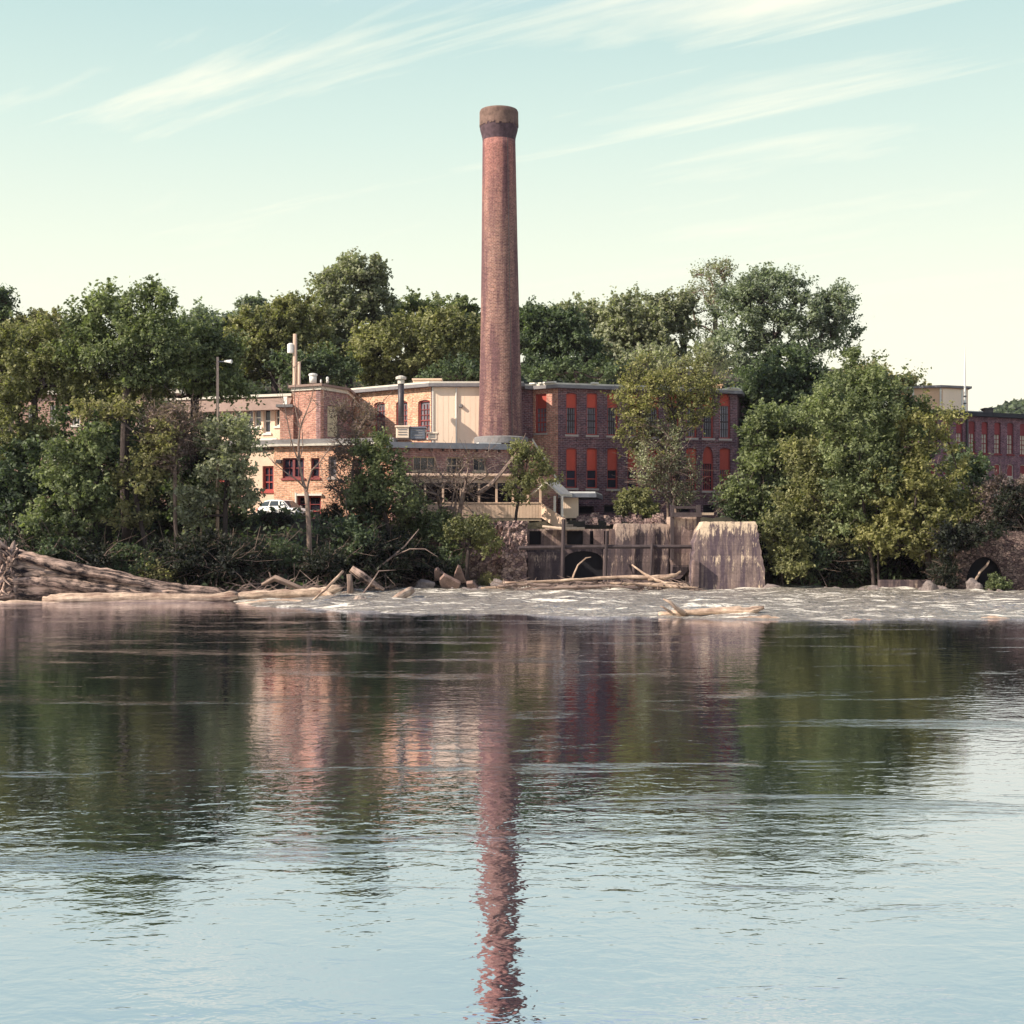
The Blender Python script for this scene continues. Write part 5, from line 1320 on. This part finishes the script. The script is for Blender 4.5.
# ------------------------------------------------------------------ driftwood
def fallen_giant():
    root = thing('fallen_tree', tuple(P(60, 600, 77.5)), 'huge fallen tree with rough bark and torn roots lying along the left bank', 'fallen tree')
    stems = [
      ([(-16, 560, 78), (10, 561, 78), (40, 567, 78), (80, 574, 78.2), (125, 582, 78.4), (175, 588, 78.8), (232, 595.5, 79.2)], [13, 12.5, 11.5, 9.5, 7.5, 5, 3], 4),
      ([(-14, 575, 77.2), (12, 574, 77.2), (45, 576, 77.3), (90, 581, 77.5), (140, 587.5, 77.8), (190, 592.5, 78.3), (246, 596.5, 79)], [12, 12, 11, 10, 8, 6, 4], 5),
      ([(-12, 592, 77), (15, 589, 77), (50, 589, 77), (95, 591, 77.2), (140, 594, 77.5), (185, 597, 78)], [10, 10, 9, 7.5, 6, 3.5], 6),
      ([(20, 556, 77.0), (60, 567, 76.9), (110, 577, 77.1), (150, 585, 77.4)], [3.5, 4.5, 4, 2], 7),
      ([(8, 580, 76.3), (50, 581, 76.2), (85, 587, 76.4), (130, 592, 77)], [3, 4.5, 4, 2], 8)]
    for pts, rp, sdd in stems:
        pc = [P(*p) for p in pts]; m = MB(); fp, fr = [], []; rj = random.Random(sdd)
        for i in range(len(pc)-1):
            for k in range(7): t = k/7; fp.append(pc[i].lerp(pc[i+1], t)+Vector((0, rj.uniform(-.05, .05), rj.uniform(-.05, .05)))); fr.append((rp[i]*(1-t)+rp[i+1]*t)/K*78*rj.uniform(.95, 1.05))
        fp.append(pc[-1]); fr.append(rp[-1]/K*78)
        m.tube(fp, fr, 64 if rp[0] > 8 else 16, rough=.10, seed=sdd, ridge=.095); m.build('trunk', 'bark_fallen', root, smooth=True)
    rnd = random.Random(12)
    for k in range(46):
        a = rnd.uniform(0, 6.28); r0 = rnd.uniform(.2, 1.4); L = rnd.uniform(.5, 1.5)
        c = P(6, 571, 77); s = c + Vector((rnd.uniform(-.3, .8), math.sin(a)*r0*.8-.4, math.cos(a)*r0))
        d = Vector((rnd.uniform(-.5, .35), math.sin(a)*.8, math.cos(a)))
        p = [s]; 
        for j in range(4): d = (d + Vector((rnd.uniform(-.5, .5), rnd.uniform(-.5, .4), rnd.uniform(-.35, .35)))).normalized(); p.append(p[-1]+d*L/4)
        for q in p:
            if q.z < -.2: q.z = -.2
            q.z = min(q.z, Z(531, 77)); q.x = min(q.x, X(24, 77))
        mm = MB(); r = rnd.uniform(.06, .2); mm.tube(p, [r, r*.9, r*.7, r*.45, r*.15], 7, rough=.15, seed=k); mm.build('root', 'bark_fallen' if k % 3 else 'drift_grey', root, smooth=True)
fallen_giant()
def log(label, pts, rad, mat='drift_pale', twigs=(), group='driftwood logs', ridge=.0, name='driftwood_log'):
    # resample for gentle knots
    pc = [P(*p) for p in pts]; fp, fr = [], []; rnd = random.Random(int(pts[0][0]*7+pts[0][1]))
    for i in range(len(pc)-1):
        for k in range(4):
            t = k/4; fp.append(pc[i].lerp(pc[i+1], t)+Vector((0, 0, rnd.uniform(-.02, .02)))); fr.append((rad[i]*(1-t)+rad[i+1]*t)*rnd.uniform(.84, 1.14))
    fp.append(pc[-1]); fr.append(rad[-1]*.8)
    m = MB(); m.tube(fp, [r_*.88 for r_ in fr], 16, rough=.13, seed=int(pts[0][0]), ridge=.03)
    for tp, tr in twigs: m.tube([P(*p) for p in tp], tr, 7, rough=.08)
    return tag(m.build(name, mat, smooth=True), label, 'log', group)
log('long pale smooth log lying along the water in front of the huge fallen tree', [(43, 601, 75.5), (60, 599, 75.5), (110, 597.5, 75.6), (160, 598, 75.8), (205, 598, 76), (238, 596, 76.2)], [.22, .33, .33, .3, .27, .28])
log('thick pale log continuing right from the tip of the huge fallen tree', [(234, 599, 76.6), (245, 597, 76.8), (270, 595, 77), (300, 594, 77.2), (325, 592, 77.4), (341, 587.5, 77.6)], [.28, .36, .36, .35, .34, .2], twigs=[([(322, 592, 77.2), (333, 597, 77), (345, 598, 77)], [.2, .12, .05])])
log('half sunken tan log below the thick pale log', [(236, 605, 73.5), (262, 603.5, 73.6), (290, 603, 73.8), (322, 606, 73.2)], [.12, .24, .22, .08])
log('flat pale driftwood under the root end of the huge fallen tree', [(-6, 604, 74.6), (15, 603.5, 74.6), (38, 603.5, 74.8), (72, 604.5, 74.6)], [.15, .2, .16, .06])
log('thin dark log in the water under the long pale log middle', [(85, 604, 75), (130, 603, 75), (180, 603.5, 75), (225, 604, 75)], [.1, .2, .2, .08], 'drift_grey')
log('slim pale pole propped across the thick pale log', [(306, 606, 75), (325, 590, 76), (343, 571, 77)], [.05, .07, .1])
log('straight sawn log tilting out of the rapids left of the rubble wall', [(384, 606, 74.5), (398, 598, 76), (412, 590, 77.5)], [.22, .24, .25])
log('pale knotted log floating at the front edge of the rapids', [(659, 616, 62.5), (672, 614, 62.4), (690, 612.5, 62.3), (712, 611, 62.2), (735, 610.5, 62.1), (750, 611, 62), (764, 607.5, 62)], [.16, .18, .15, .2, .23, .2, .1],
    twigs=[([(684, 614, 62.2), (676, 608, 62), (670, 602, 61.8), (663, 599, 61.8)], [.14, .1, .07, .03]), ([(672, 613, 62.2), (663, 607, 62.2), (660, 606, 62.2)], [.06, .04, .02])])
log('half sunken tan log right behind the pale knotted floating log', [(730, 620, 60.5), (750, 618.5, 60.6), (768, 618, 60.6), (782, 620, 60.5)], [.08, .13, .14, .13])
log('thin tan log lying in the rapids right of the floating knotted log', [(764, 608, 69), (790, 608.5, 69), (811, 608, 69)], [.08, .13, .14], 'drift_grey')
log('flat tan plank-like log in the rapids, middle of the right half', [(838, 621, 60.3), (855, 620.5, 60.3), (874, 621, 60.3)], [.08, .1, .08])
log('flat tan plank-like log in the rapids near the right edge', [(976, 620.5, 61), (990, 619.5, 61), (1011, 620.5, 61)], [.12, .17, .14])
# debris pile at foot of the weir
pile = [
 ('longest pale log of the debris pile under the timber frame', [(503, 583, 88), (540, 582, 88), (580, 579.5, 88), (620, 577, 88), (652, 578, 88), (678, 574, 88.3)], [.13, .15, .15, .16, .2, .1], 'drift_pale'),
 ('forked pale log at the right end of the debris pile', [(632, 565, 89), (648, 576, 88), (664, 583, 87.5), (690, 585, 87.5)], [.07, .12, .18, .12], 'drift_pale'),
 ('grey log lying lowest at the front of the debris pile', [(530, 589, 86.5), (570, 587.5, 86.6), (610, 586, 86.6), (640, 588, 86.6)], [.08, .16, .14, .07], 'drift_grey'),
 ('grey log crossing the left half of the debris pile', [(498, 586, 87.4), (530, 584, 87.4), (560, 586.5, 87.2), (596, 588.5, 87)], [.1, .14, .14, .06], 'drift_grey'),
 ('pale log along the front right of the debris pile', [(610, 583, 87), (645, 584, 87), (680, 587, 87), (698, 587.5, 87)], [.1, .17, .16, .08], 'drift_pale'),
 ('thick curved pale log curling up beneath the sluice outlet', [(648, 580, 87.8), (664, 578, 87.8), (676, 575, 88), (681, 571, 88)], [.12, .2, .17, .08], 'drift_pale'),
 ('short pale log left of the rubble pier, beside the tilted slabs', [(481, 588, 87.5), (495, 587.5, 87.5), (506, 588, 87.5)], [.1, .13, .07], 'drift_pale'),
 ('thin dark log on top of the middle of the debris pile', [(560, 581, 89), (590, 583, 88.6), (618, 582, 88.4)], [.06, .1, .05], 'drift_grey'),
]
for lb, pts, rad, mt in pile: log(lb, pts, [r_*.78 for r_ in rad], mt, group='logs of the debris pile')
def sticks():
    m = MB(); rnd = random.Random(31)
    for k in range(340):
        px = rnd.uniform(498, 698); D = rnd.uniform(86.6, 89.6); a = P(px, 0, D); a.z = rnd.uniform(.0, .5)
        d = Vector((rnd.uniform(-1, 1), rnd.uniform(-.4, .4), rnd.uniform(-.12, .35)))*rnd.uniform(.5, 1.6)
        m.tube([a, a+d*.5+Vector((0, 0, rnd.uniform(-.08, .08))), a+d], [.045, .035, .012], 5, cap=False)
    tag(m.build('driftwood_sticks', 'drift_grey'), 'scatter of thin sticks among the logs at the foot of the weir', 'sticks', kind='stuff')
    m = MB()
    for k in range(420):
        px = rnd.uniform(225, 490); D = float(shoreline(np.array([X(px, 82)]))[0]) + rnd.uniform(-1, 3.5); a = P(px, 0, D); a.z = float(ground_h(np.array([a.x]), np.array([D]))[0])+rnd.uniform(.05, .5)
        d = Vector((rnd.uniform(-1, 1), rnd.uniform(-.4, .4), rnd.uniform(-.2, .6)))*rnd.uniform(.5, 1.8)
        m.tube([a, a+d*.5+Vector((0, 0, rnd.uniform(-.1, .1))), a+d], [.04, .03, .01], 5, cap=False)
    tag(m.build('driftwood_sticks', 'drift_grey'), 'scatter of dead twigs along the dark bank right of the huge fallen tree', 'sticks', kind='stuff')
sticks()

# slabs and rocks
def slab(label, c, pts, thick=.35, tilt=.6, mat='slab_tan'):
    px, py, D = c; m = MB(); o = P(px, py, D)
    a = [o + Vector((x, -y*math.cos(tilt)*.6, y)) for x, y in pts]
    b = [p + Vector((0, thick*.8, thick*.5)) for p in a]; n = len(a)
    m.v += a+b; m.f.append(tuple(range(n))); m.f.append(tuple(2*n-1-k for k in range(n)))
    for k in range(n): m.f.append((k, n+k, n+(k+1) % n, (k+1) % n))
    tag(m.build('stone_slab', mat, bevel=.03), label, 'slab', 'broken slabs at the foot of the rubble wall')
slab('largest tan stone slab lying flat at the water line, left of the small riverside tree', (441, 588, 88.5), [(.0, 0), (1.1, -.05), (1.25, .25), (.2, .8), (-.1, .45)])
slab('tan slab standing on its corner left of the largest slab', (436, 584, 89.3), [(-.1, .2), (.75, .25), (.5, .6), (.1, .95), (-.1, .8)], mat='slab_tan')
slab('upright pointed tan slab right of the largest slab', (452, 582, 89.8), [(0, 0), (.9, -.1), (.55, .9), (.4, 1.0)], tilt=.3)
slab('small tan block at the right end of the broken slabs', (468, 590, 88.3), [(0, 0), (.7, 0), (.3, .45), (-.1, .4)])

def rock(label, px, py, D, sx, sz, mat='rock', seed=1, group='rocks along the water line'):
    import bmesh
    bm = bmesh.new(); bmesh.ops.create_icosphere(bm, subdivisions=3, radius=1.0)
    r = np.random.default_rng(seed); ph = r.random(9)*6.3
    for v in bm.verts:
        p = v.co; k = 1 + .16*math.sin(3*p.x+ph[0])*math.cos(2.7*p.y+ph[1]) + .12*math.sin(5*p.z+ph[2]+2*p.x) + .07*math.sin(9*p.x+ph[3])*math.sin(8*p.y+ph[4])
        v.co = Vector((round(p.x*2.2)/2.2*.35+p.x*.65, p.y*.9, round(p.z*2)/2*.35+p.z*.65))*k
    for v in bm.verts: v.co = Vector((v.co.x*sx, v.co.y*sx*.8, v.co.z*sz))
    me = bpy.data.meshes.new('rock'); bm.to_mesh(me); bm.free(); me.materials.append(M[mat])
    o = bpy.data.objects.new('rock', me); COL.objects.link(o); p = P(px, py, D); o.location = p; tag(o, label, 'rock', group)
rock('rounded pale boulder in front of the twin trunks', 875, 591, 86.5, .42, .38, 'rock', 1)
rock('squared grey boulder standing in the dark water right of the twin trunks', 929.5, 589, 86, .42, .52, 'rock', 2)
rock('low rounded grey boulder touching the squared boulder', 941.5, 591.5, 86, .42, .35, 'rock', 3)
rock('wide grey boulder left of the black arch mouth', 974, 588, 85.6, .52, .6, 'rock', 4)
rock('small pointed white rock in the shallow water left of the tilting log', 359, 601.5, 76.2, .42, .3, 'rock_pale', 5)
rock('low tan rock at the right edge waterline under the arch wall', 1008, 597, 84.8, .7, .2, 'rock_pale', 6)
rock('flat dark rock at the waterline near the right edge of the concrete block', 772, 588, 88, .5, .25, 'rock', 7)
rock('low brown rock at the waterline between the block and the twin trunks', 835, 591, 87, .6, .22, 'rock', 8)
rock('small grey rock at the left end of the rubble wall base', 497, 584, 89.5, .4, .3, 'rock', 9)
rock('brown rock half buried in the bank left of the broken slabs', 425, 585, 88.5, .6, .35, 'rock', 10)

rr_ = random.Random(44)
where = [('between the tilting sawn log and the broken slabs', 395, 432, 88.6), ('in the shallows below the largest slab', 445, 482, 87.6), ('under the twin trunks', 850, 905, 87.5), ('along the low weir wall', 905, 962, 86.4), ('at the right corner of the concrete block', 768, 800, 87.6), ('along the shaded right bank', 800, 850, 87.6), ('below the stone arch wall', 985, 1030, 85.0)]
for w_i, (wh, pa, pb, D) in enumerate(where):
    for k in range(5):
        rock('small wet stone, one of a scatter ' + wh, rr_.uniform(pa, pb), HY + CZ/D*K + rr_.uniform(-1, .5), D + rr_.uniform(-.4, .8), rr_.uniform(.15, .38), rr_.uniform(.12, .26), 'rock', 50+w_i*7+k, 'small stones ' + wh)
# ------------------------------------------------------------------ shrubs in the understorey
def copy_thing(o):
    c = o.copy(); COL.objects.link(c)
    for ch in o.children:
        d = ch.copy(); COL.objects.link(d); d.parent = c
    return c
def shrub_proto(i, mat, w, h):
    pw = w/92*K; ph_ = h/92*K
    base_py = HY + (CZ)/92*K
    lobes = [(512, base_py-ph_*.5, pw*.45, ph_*.45), (512-pw*.25, base_py-ph_*.4, pw*.3, ph_*.35), (512+pw*.28, base_py-ph_*.45, pw*.28, ph_*.38)]
    return grow('riverside_shrub', 'x', 'shrub', 'dark shrubs on the river bank', 92, (512, 0.0), lobes, mat, leaf=.125, dens=1.2, perclump=60, clump=.75, trunk=.08, seed=100+i, trunks=2, bare=2, bark='bark_light')
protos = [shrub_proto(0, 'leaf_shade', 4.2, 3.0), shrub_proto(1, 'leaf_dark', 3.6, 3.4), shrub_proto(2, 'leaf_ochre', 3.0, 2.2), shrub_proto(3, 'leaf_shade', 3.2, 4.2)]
used = [False]*4
spots = [ # px, D, proto, scale, rot, label
 (20, 82, 0, 1.1, 0, 'dark shrub above the torn roots of the fallen tree'),
 (55, 81.5, 1, 1.0, 1, 'green shrub behind the thickest part of the fallen trunk'),
 (95, 82.5, 0, 1.1, 2, 'dark shrub behind the fallen trunk below the bright green small tree'),
 (128, 82, 1, .9, 3, 'green shrub behind the fallen trunk, second of three toward its tip'),
 (158, 82.5, 2, 1.0, 4, 'low olive shrub behind the middle of the fallen trunk'),
 (185, 83.5, 0, 1.1, 5, 'dark shrub behind the thinning part of the fallen trunk'),
 (213, 83, 3, .9, .5, 'tall dark shrub above the tip of the fallen trunk'),
 (238, 83.5, 0, 1.0, 1.5, 'dark shrub left of the barrier, below the grey-green tree'),
 (258, 84.5, 0, .75, 2.5, 'dark shrub directly below the pale barrier'),
 (283, 84.5, 1, .75, 3.5, 'mid green shrub left of the straight pale trunk'),
 (277, 91, 0, .42, 3.1, 'dark shrub high on the slope just under the white car'),
 (325, 85, 0, .85, 4.5, 'dark shrub right behind the straight pale trunk'),
 (333, 92, 3, .42, 4.1, 'tall dark shrub on the slope under the orange building doors'),
 (345, 88, 1, 1.1, 5.5, 'green shrub above the short broken stump'),
 (372, 88.5, 0, 1.2, .3, 'dark shrub behind the long slanting branch'),
 (365, 94, 1, 1.1, 2.2, 'green shrub high on the bank left of the walkway end'),
 (400, 90.5, 3, .9, 1.3, 'tall dark shrub behind the shredded fallen stem'),
 (425, 91.5, 0, 1.0, 2.3, 'dark shrub left of the broken slabs'),
 (445, 92, 1, .9, 5.1, 'green shrub hiding the left end of the long rubble wall'),
 (492, 91.7, 2, .55, 3.3, 'low olive shrub at the foot of the rubble pier'),
 (785, 92.5, 0, 1.1, 4.3, 'dark shrub right of the concrete block at water level'),
 (808, 91.5, 1, 1.0, 5.3, 'green shrub second to the right of the concrete block'),
 (832, 92, 0, 1.1, .8, 'dark shrub halfway between the concrete block and the twin trunks'),
 (855, 92.5, 1, 1.0, 1.8, 'green shrub just left of the twin trunks'),
 (820, 95, 3, 1.0, 2.8, 'tall dark shrub on the slope behind the right bank green shrubs'),
 (860, 97, 3, 1.1, 3.8, 'tall dark shrub on the slope behind the twin trunks'),
 (898, 94.5, 0, 1.2, 4.8, 'dark shrub right of the twin trunks'),
 (925, 94, 3, .95, 5.8, 'tall dark shrub behind the squared boulder'),
 (950, 93, 0, 1.1, 1.1, 'dark shrub overhanging the left shoulder of the arch'),
 (905, 99, 1, 1.3, 1.6, 'green shrub on the upper slope below the yellow-green tree'),
 (745, 99, 1, 1.1, 2.6, 'green shrub on the ground behind the left half of the concrete block'),
 (944, 86.5, 3, .6, 2.1, 'tall dark shrub hanging in front of the left shoulder of the arch'),
 (1012, 88, 3, .8, 3.9, 'tall dark shrub on the wall top right of the arch'),
 (972, 90.5, 2, .9, .2, 'olive shrub on top of the wall above the arch crown'),
]
for px, D, k, s, rz, lb in spots:
    o = protos[k] if not used[k] else copy_thing(protos[k])
    used[k] = True
    x = X(px, D); z = max(0, float(ground_h(np.array([x]), np.array([D*1.0]))[0])) - .1
    if px in (972, 1012): z = 3.2 if px == 972 else 3.5
    o.location = (x, D, z); o.scale = (s, s, s); o.rotation_euler = (0, 0, rz); o['label'] = lb

# far wooded ridge
def ridge_wood():
    rng = np.random.default_rng(77); n = 46000
    x = rng.uniform(120, 460, n); y = rng.uniform(520, 640, n)
    z = ground_h(x, y)
    bump = _vn(x, y, 9, 21)
    pos = np.stack([x, y, z + rng.random(n)**.6*(3+6*bump)], -1)
    nr = rng.normal(size=(n, 3))*.7 + np.array([0, -.2, .7]); nr /= np.linalg.norm(nr, axis=1)[:, None]
    o = leaf_mesh('far_woodland', pos, nr, 1.0+1.2*rng.random(n), .7, 'leaf_dark', (0, 0, 0), rng)
    tag(o, 'distant dark wooded ridge above the far mill roof at the right edge', 'woodland', kind='stuff')
ridge_wood()
# ground cover on the hill and bank so the soil never reads bare
def cover():
    rng = np.random.default_rng(5); n = 60000
    x = rng.uniform(-62, 40, n); y = np.where(rng.random(n) < .45, rng.uniform(78, 99, n), rng.uniform(122, 160, n))
    t = y - shoreline(x); k = (t > 1.0) & ~((x > -7) & (x < 15.5) & (y < 110))
    k &= ~((y > 96.5) & (y < 115)) 
    x, y = x[k], y[k]; n = len(x); z = ground_h(x, y)
    pos = np.stack([x, y, z + rng.random(n)**1.5*.7], -1)
    nr = rng.normal(size=(n, 3))*.7 + np.array([0, -.1, .6]); nr /= np.linalg.norm(nr, axis=1)[:, None]
    o = leaf_mesh('undergrowth', pos, nr, .14+.14*rng.random(n), .5, 'leaf_dark', (0, 0, 0), rng)
    tag(o, 'dark undergrowth carpeting the bank and hillside', 'undergrowth', kind='stuff')
cover()

hz = MB(); hz.box(-3400, 3400, -700, 5200, -6, 140)
ho = hz.build('haze', 'rock', origin=(0, 0, -6)); tag(ho, kind='stuff'); ho.data.materials.clear()
ht = NT('haze_air'); hv = ht.n('ShaderNodeVolumePrincipled'); hv.inputs['Density'].default_value = HAZE
hv.inputs['Color'].default_value = (.78, .74, .95, 1); ht.l(hv.outputs[0], ht.out.inputs['Volume']); ho.data.materials.append(ht.m)
# ------------------------------------------------------------------ light, sky, camera
EL, AZ = R(36), R(68)          # AZ: degrees left of the line pointing back from the scene to the camera
to_sun = Vector((-math.sin(AZ)*math.cos(EL), -math.cos(AZ)*math.cos(EL), math.sin(EL)))
sd = bpy.data.lights.new('sun', 'SUN'); sd.energy = 5.0; sd.angle = R(.53); sd.color = (1.0, .87, .72)
so = bpy.data.objects.new('sun', sd); COL.objects.link(so); so.rotation_euler = to_sun.to_track_quat('Z', 'Y').to_euler()

w = bpy.data.worlds.new('World'); SC.world = w; w.use_nodes = True
nt = w.node_tree; nt.nodes.clear()
class WT(NT):
    def __init__(s, t): s.t = t; s.out = s.n('ShaderNodeOutputWorld')
t = WT(nt)
sky = t.n('ShaderNodeTexSky', sky_type='NISHITA'); sky.sun_disc = False; sky.sun_elevation = EL
sky.sun_rotation = math.atan2(to_sun.x, to_sun.y); sky.air_density = 1.0; sky.dust_density = 2.0; sky.ozone_density = 1.0
gen = t.n('ShaderNodeTexCoord').outputs['Generated']
sep = t.n('ShaderNodeSeparateXYZ'); t.l(gen, sep.inputs[0])
zc = t.math('MAXIMUM', sep.outputs[2], 0.0)
# thin high veil: cream near the horizon, pale teal above, clear blue higher still
veil = t.ramp(zc, [(0, (8.6, 8.0, 6.2)), (.10, (8.2, 7.9, 6.3)), (.19, (6.9, 7.4, 6.1)), (.27, (5.4, 6.6, 5.9)), (.345, (4.2, 5.7, 5.5)), (.48, (4.4, 5.3, 7.4)), (.65, (2.6, 3.1, 5.2)), (1, (1.1, 1.4, 3.0))])
base = t.mix(t.ramp(zc, [(0, .97), (.35, .95), (1, .5)]), sky.outputs[0], veil)
# cirrus streaks on a high plane
dv = t.math('ADD', zc, .06)
comb = t.n('ShaderNodeCombineXYZ'); t.l(t.math('DIVIDE', sep.outputs[0], dv), comb.inputs[0]); t.l(t.math('DIVIDE', sep.outputs[1], dv), comb.inputs[1])
mr = t.n('ShaderNodeMapping'); mr.inputs['Rotation'].default_value = (0, 0, R(36)); t.l(comb.outputs[0], mr.inputs['Vector'])
mp = t.n('ShaderNodeMapping'); mp.inputs['Scale'].default_value = (.55, 3.2, 1); mp.inputs['Location'].default_value = (.7, .3, 0); t.l(mr.outputs[0], mp.inputs['Vector'])
c1 = t.noise(mp.outputs[0], 1.15, 8, .6, .5)
mp2 = t.n('ShaderNodeMapping'); mp2.inputs['Scale'].default_value = (.5, .5, 1); mp2.inputs['Location'].default_value = (3.1, 1.2, 0); t.l(comb.outputs[0], mp2.inputs['Vector'])
c2 = t.noise(mp2.outputs[0], 1.0, 3, .5)
cl = t.ramp(t.math('ADD', t.math('MULTIPLY', c1, .75), t.math('MULTIPLY', c2, .35)), [(.58, 0), (.72, .75)])
fade = t.ramp(zc, [(.0, .1), (.18, .25), (.27, .9), (.33, 1)])
col = t.mix(t.math('MULTIPLY', cl, fade), base, (8.6, 8.2, 6.6))
bg = t.n('ShaderNodeBackground'); bg.inputs['Strength'].default_value = .092
t.l(col, bg.inputs['Color']); t.l(bg.outputs[0], t.out.inputs['Surface'])

cd = bpy.data.cameras.new('camera'); cam = bpy.data.objects.new('camera', cd); COL.objects.link(cam)
cam.location = (0, 0, CZ); cam.rotation_euler = (R(90), 0, 0)
cd.sensor_width = 36; cd.lens = K/1024*36; cd.shift_y = (HY-512)/1024; cd.clip_end = 8000; cd.clip_start = .1
SC.camera = cam
SC.view_settings.view_transform = 'Standard'; SC.view_settings.look = 'None'; SC.view_settings.exposure = .62; SC.view_settings.gamma = 1
SC.render.engine = 'CYCLES'; SC.cycles.use_denoising = True; SC.cycles.max_bounces = 6; SC.cycles.transparent_max_bounces = 4
SC.cycles.diffuse_bounces = 3; SC.cycles.glossy_bounces = 3
for o in SC.objects:
    if '_w' in o: del o['_w']
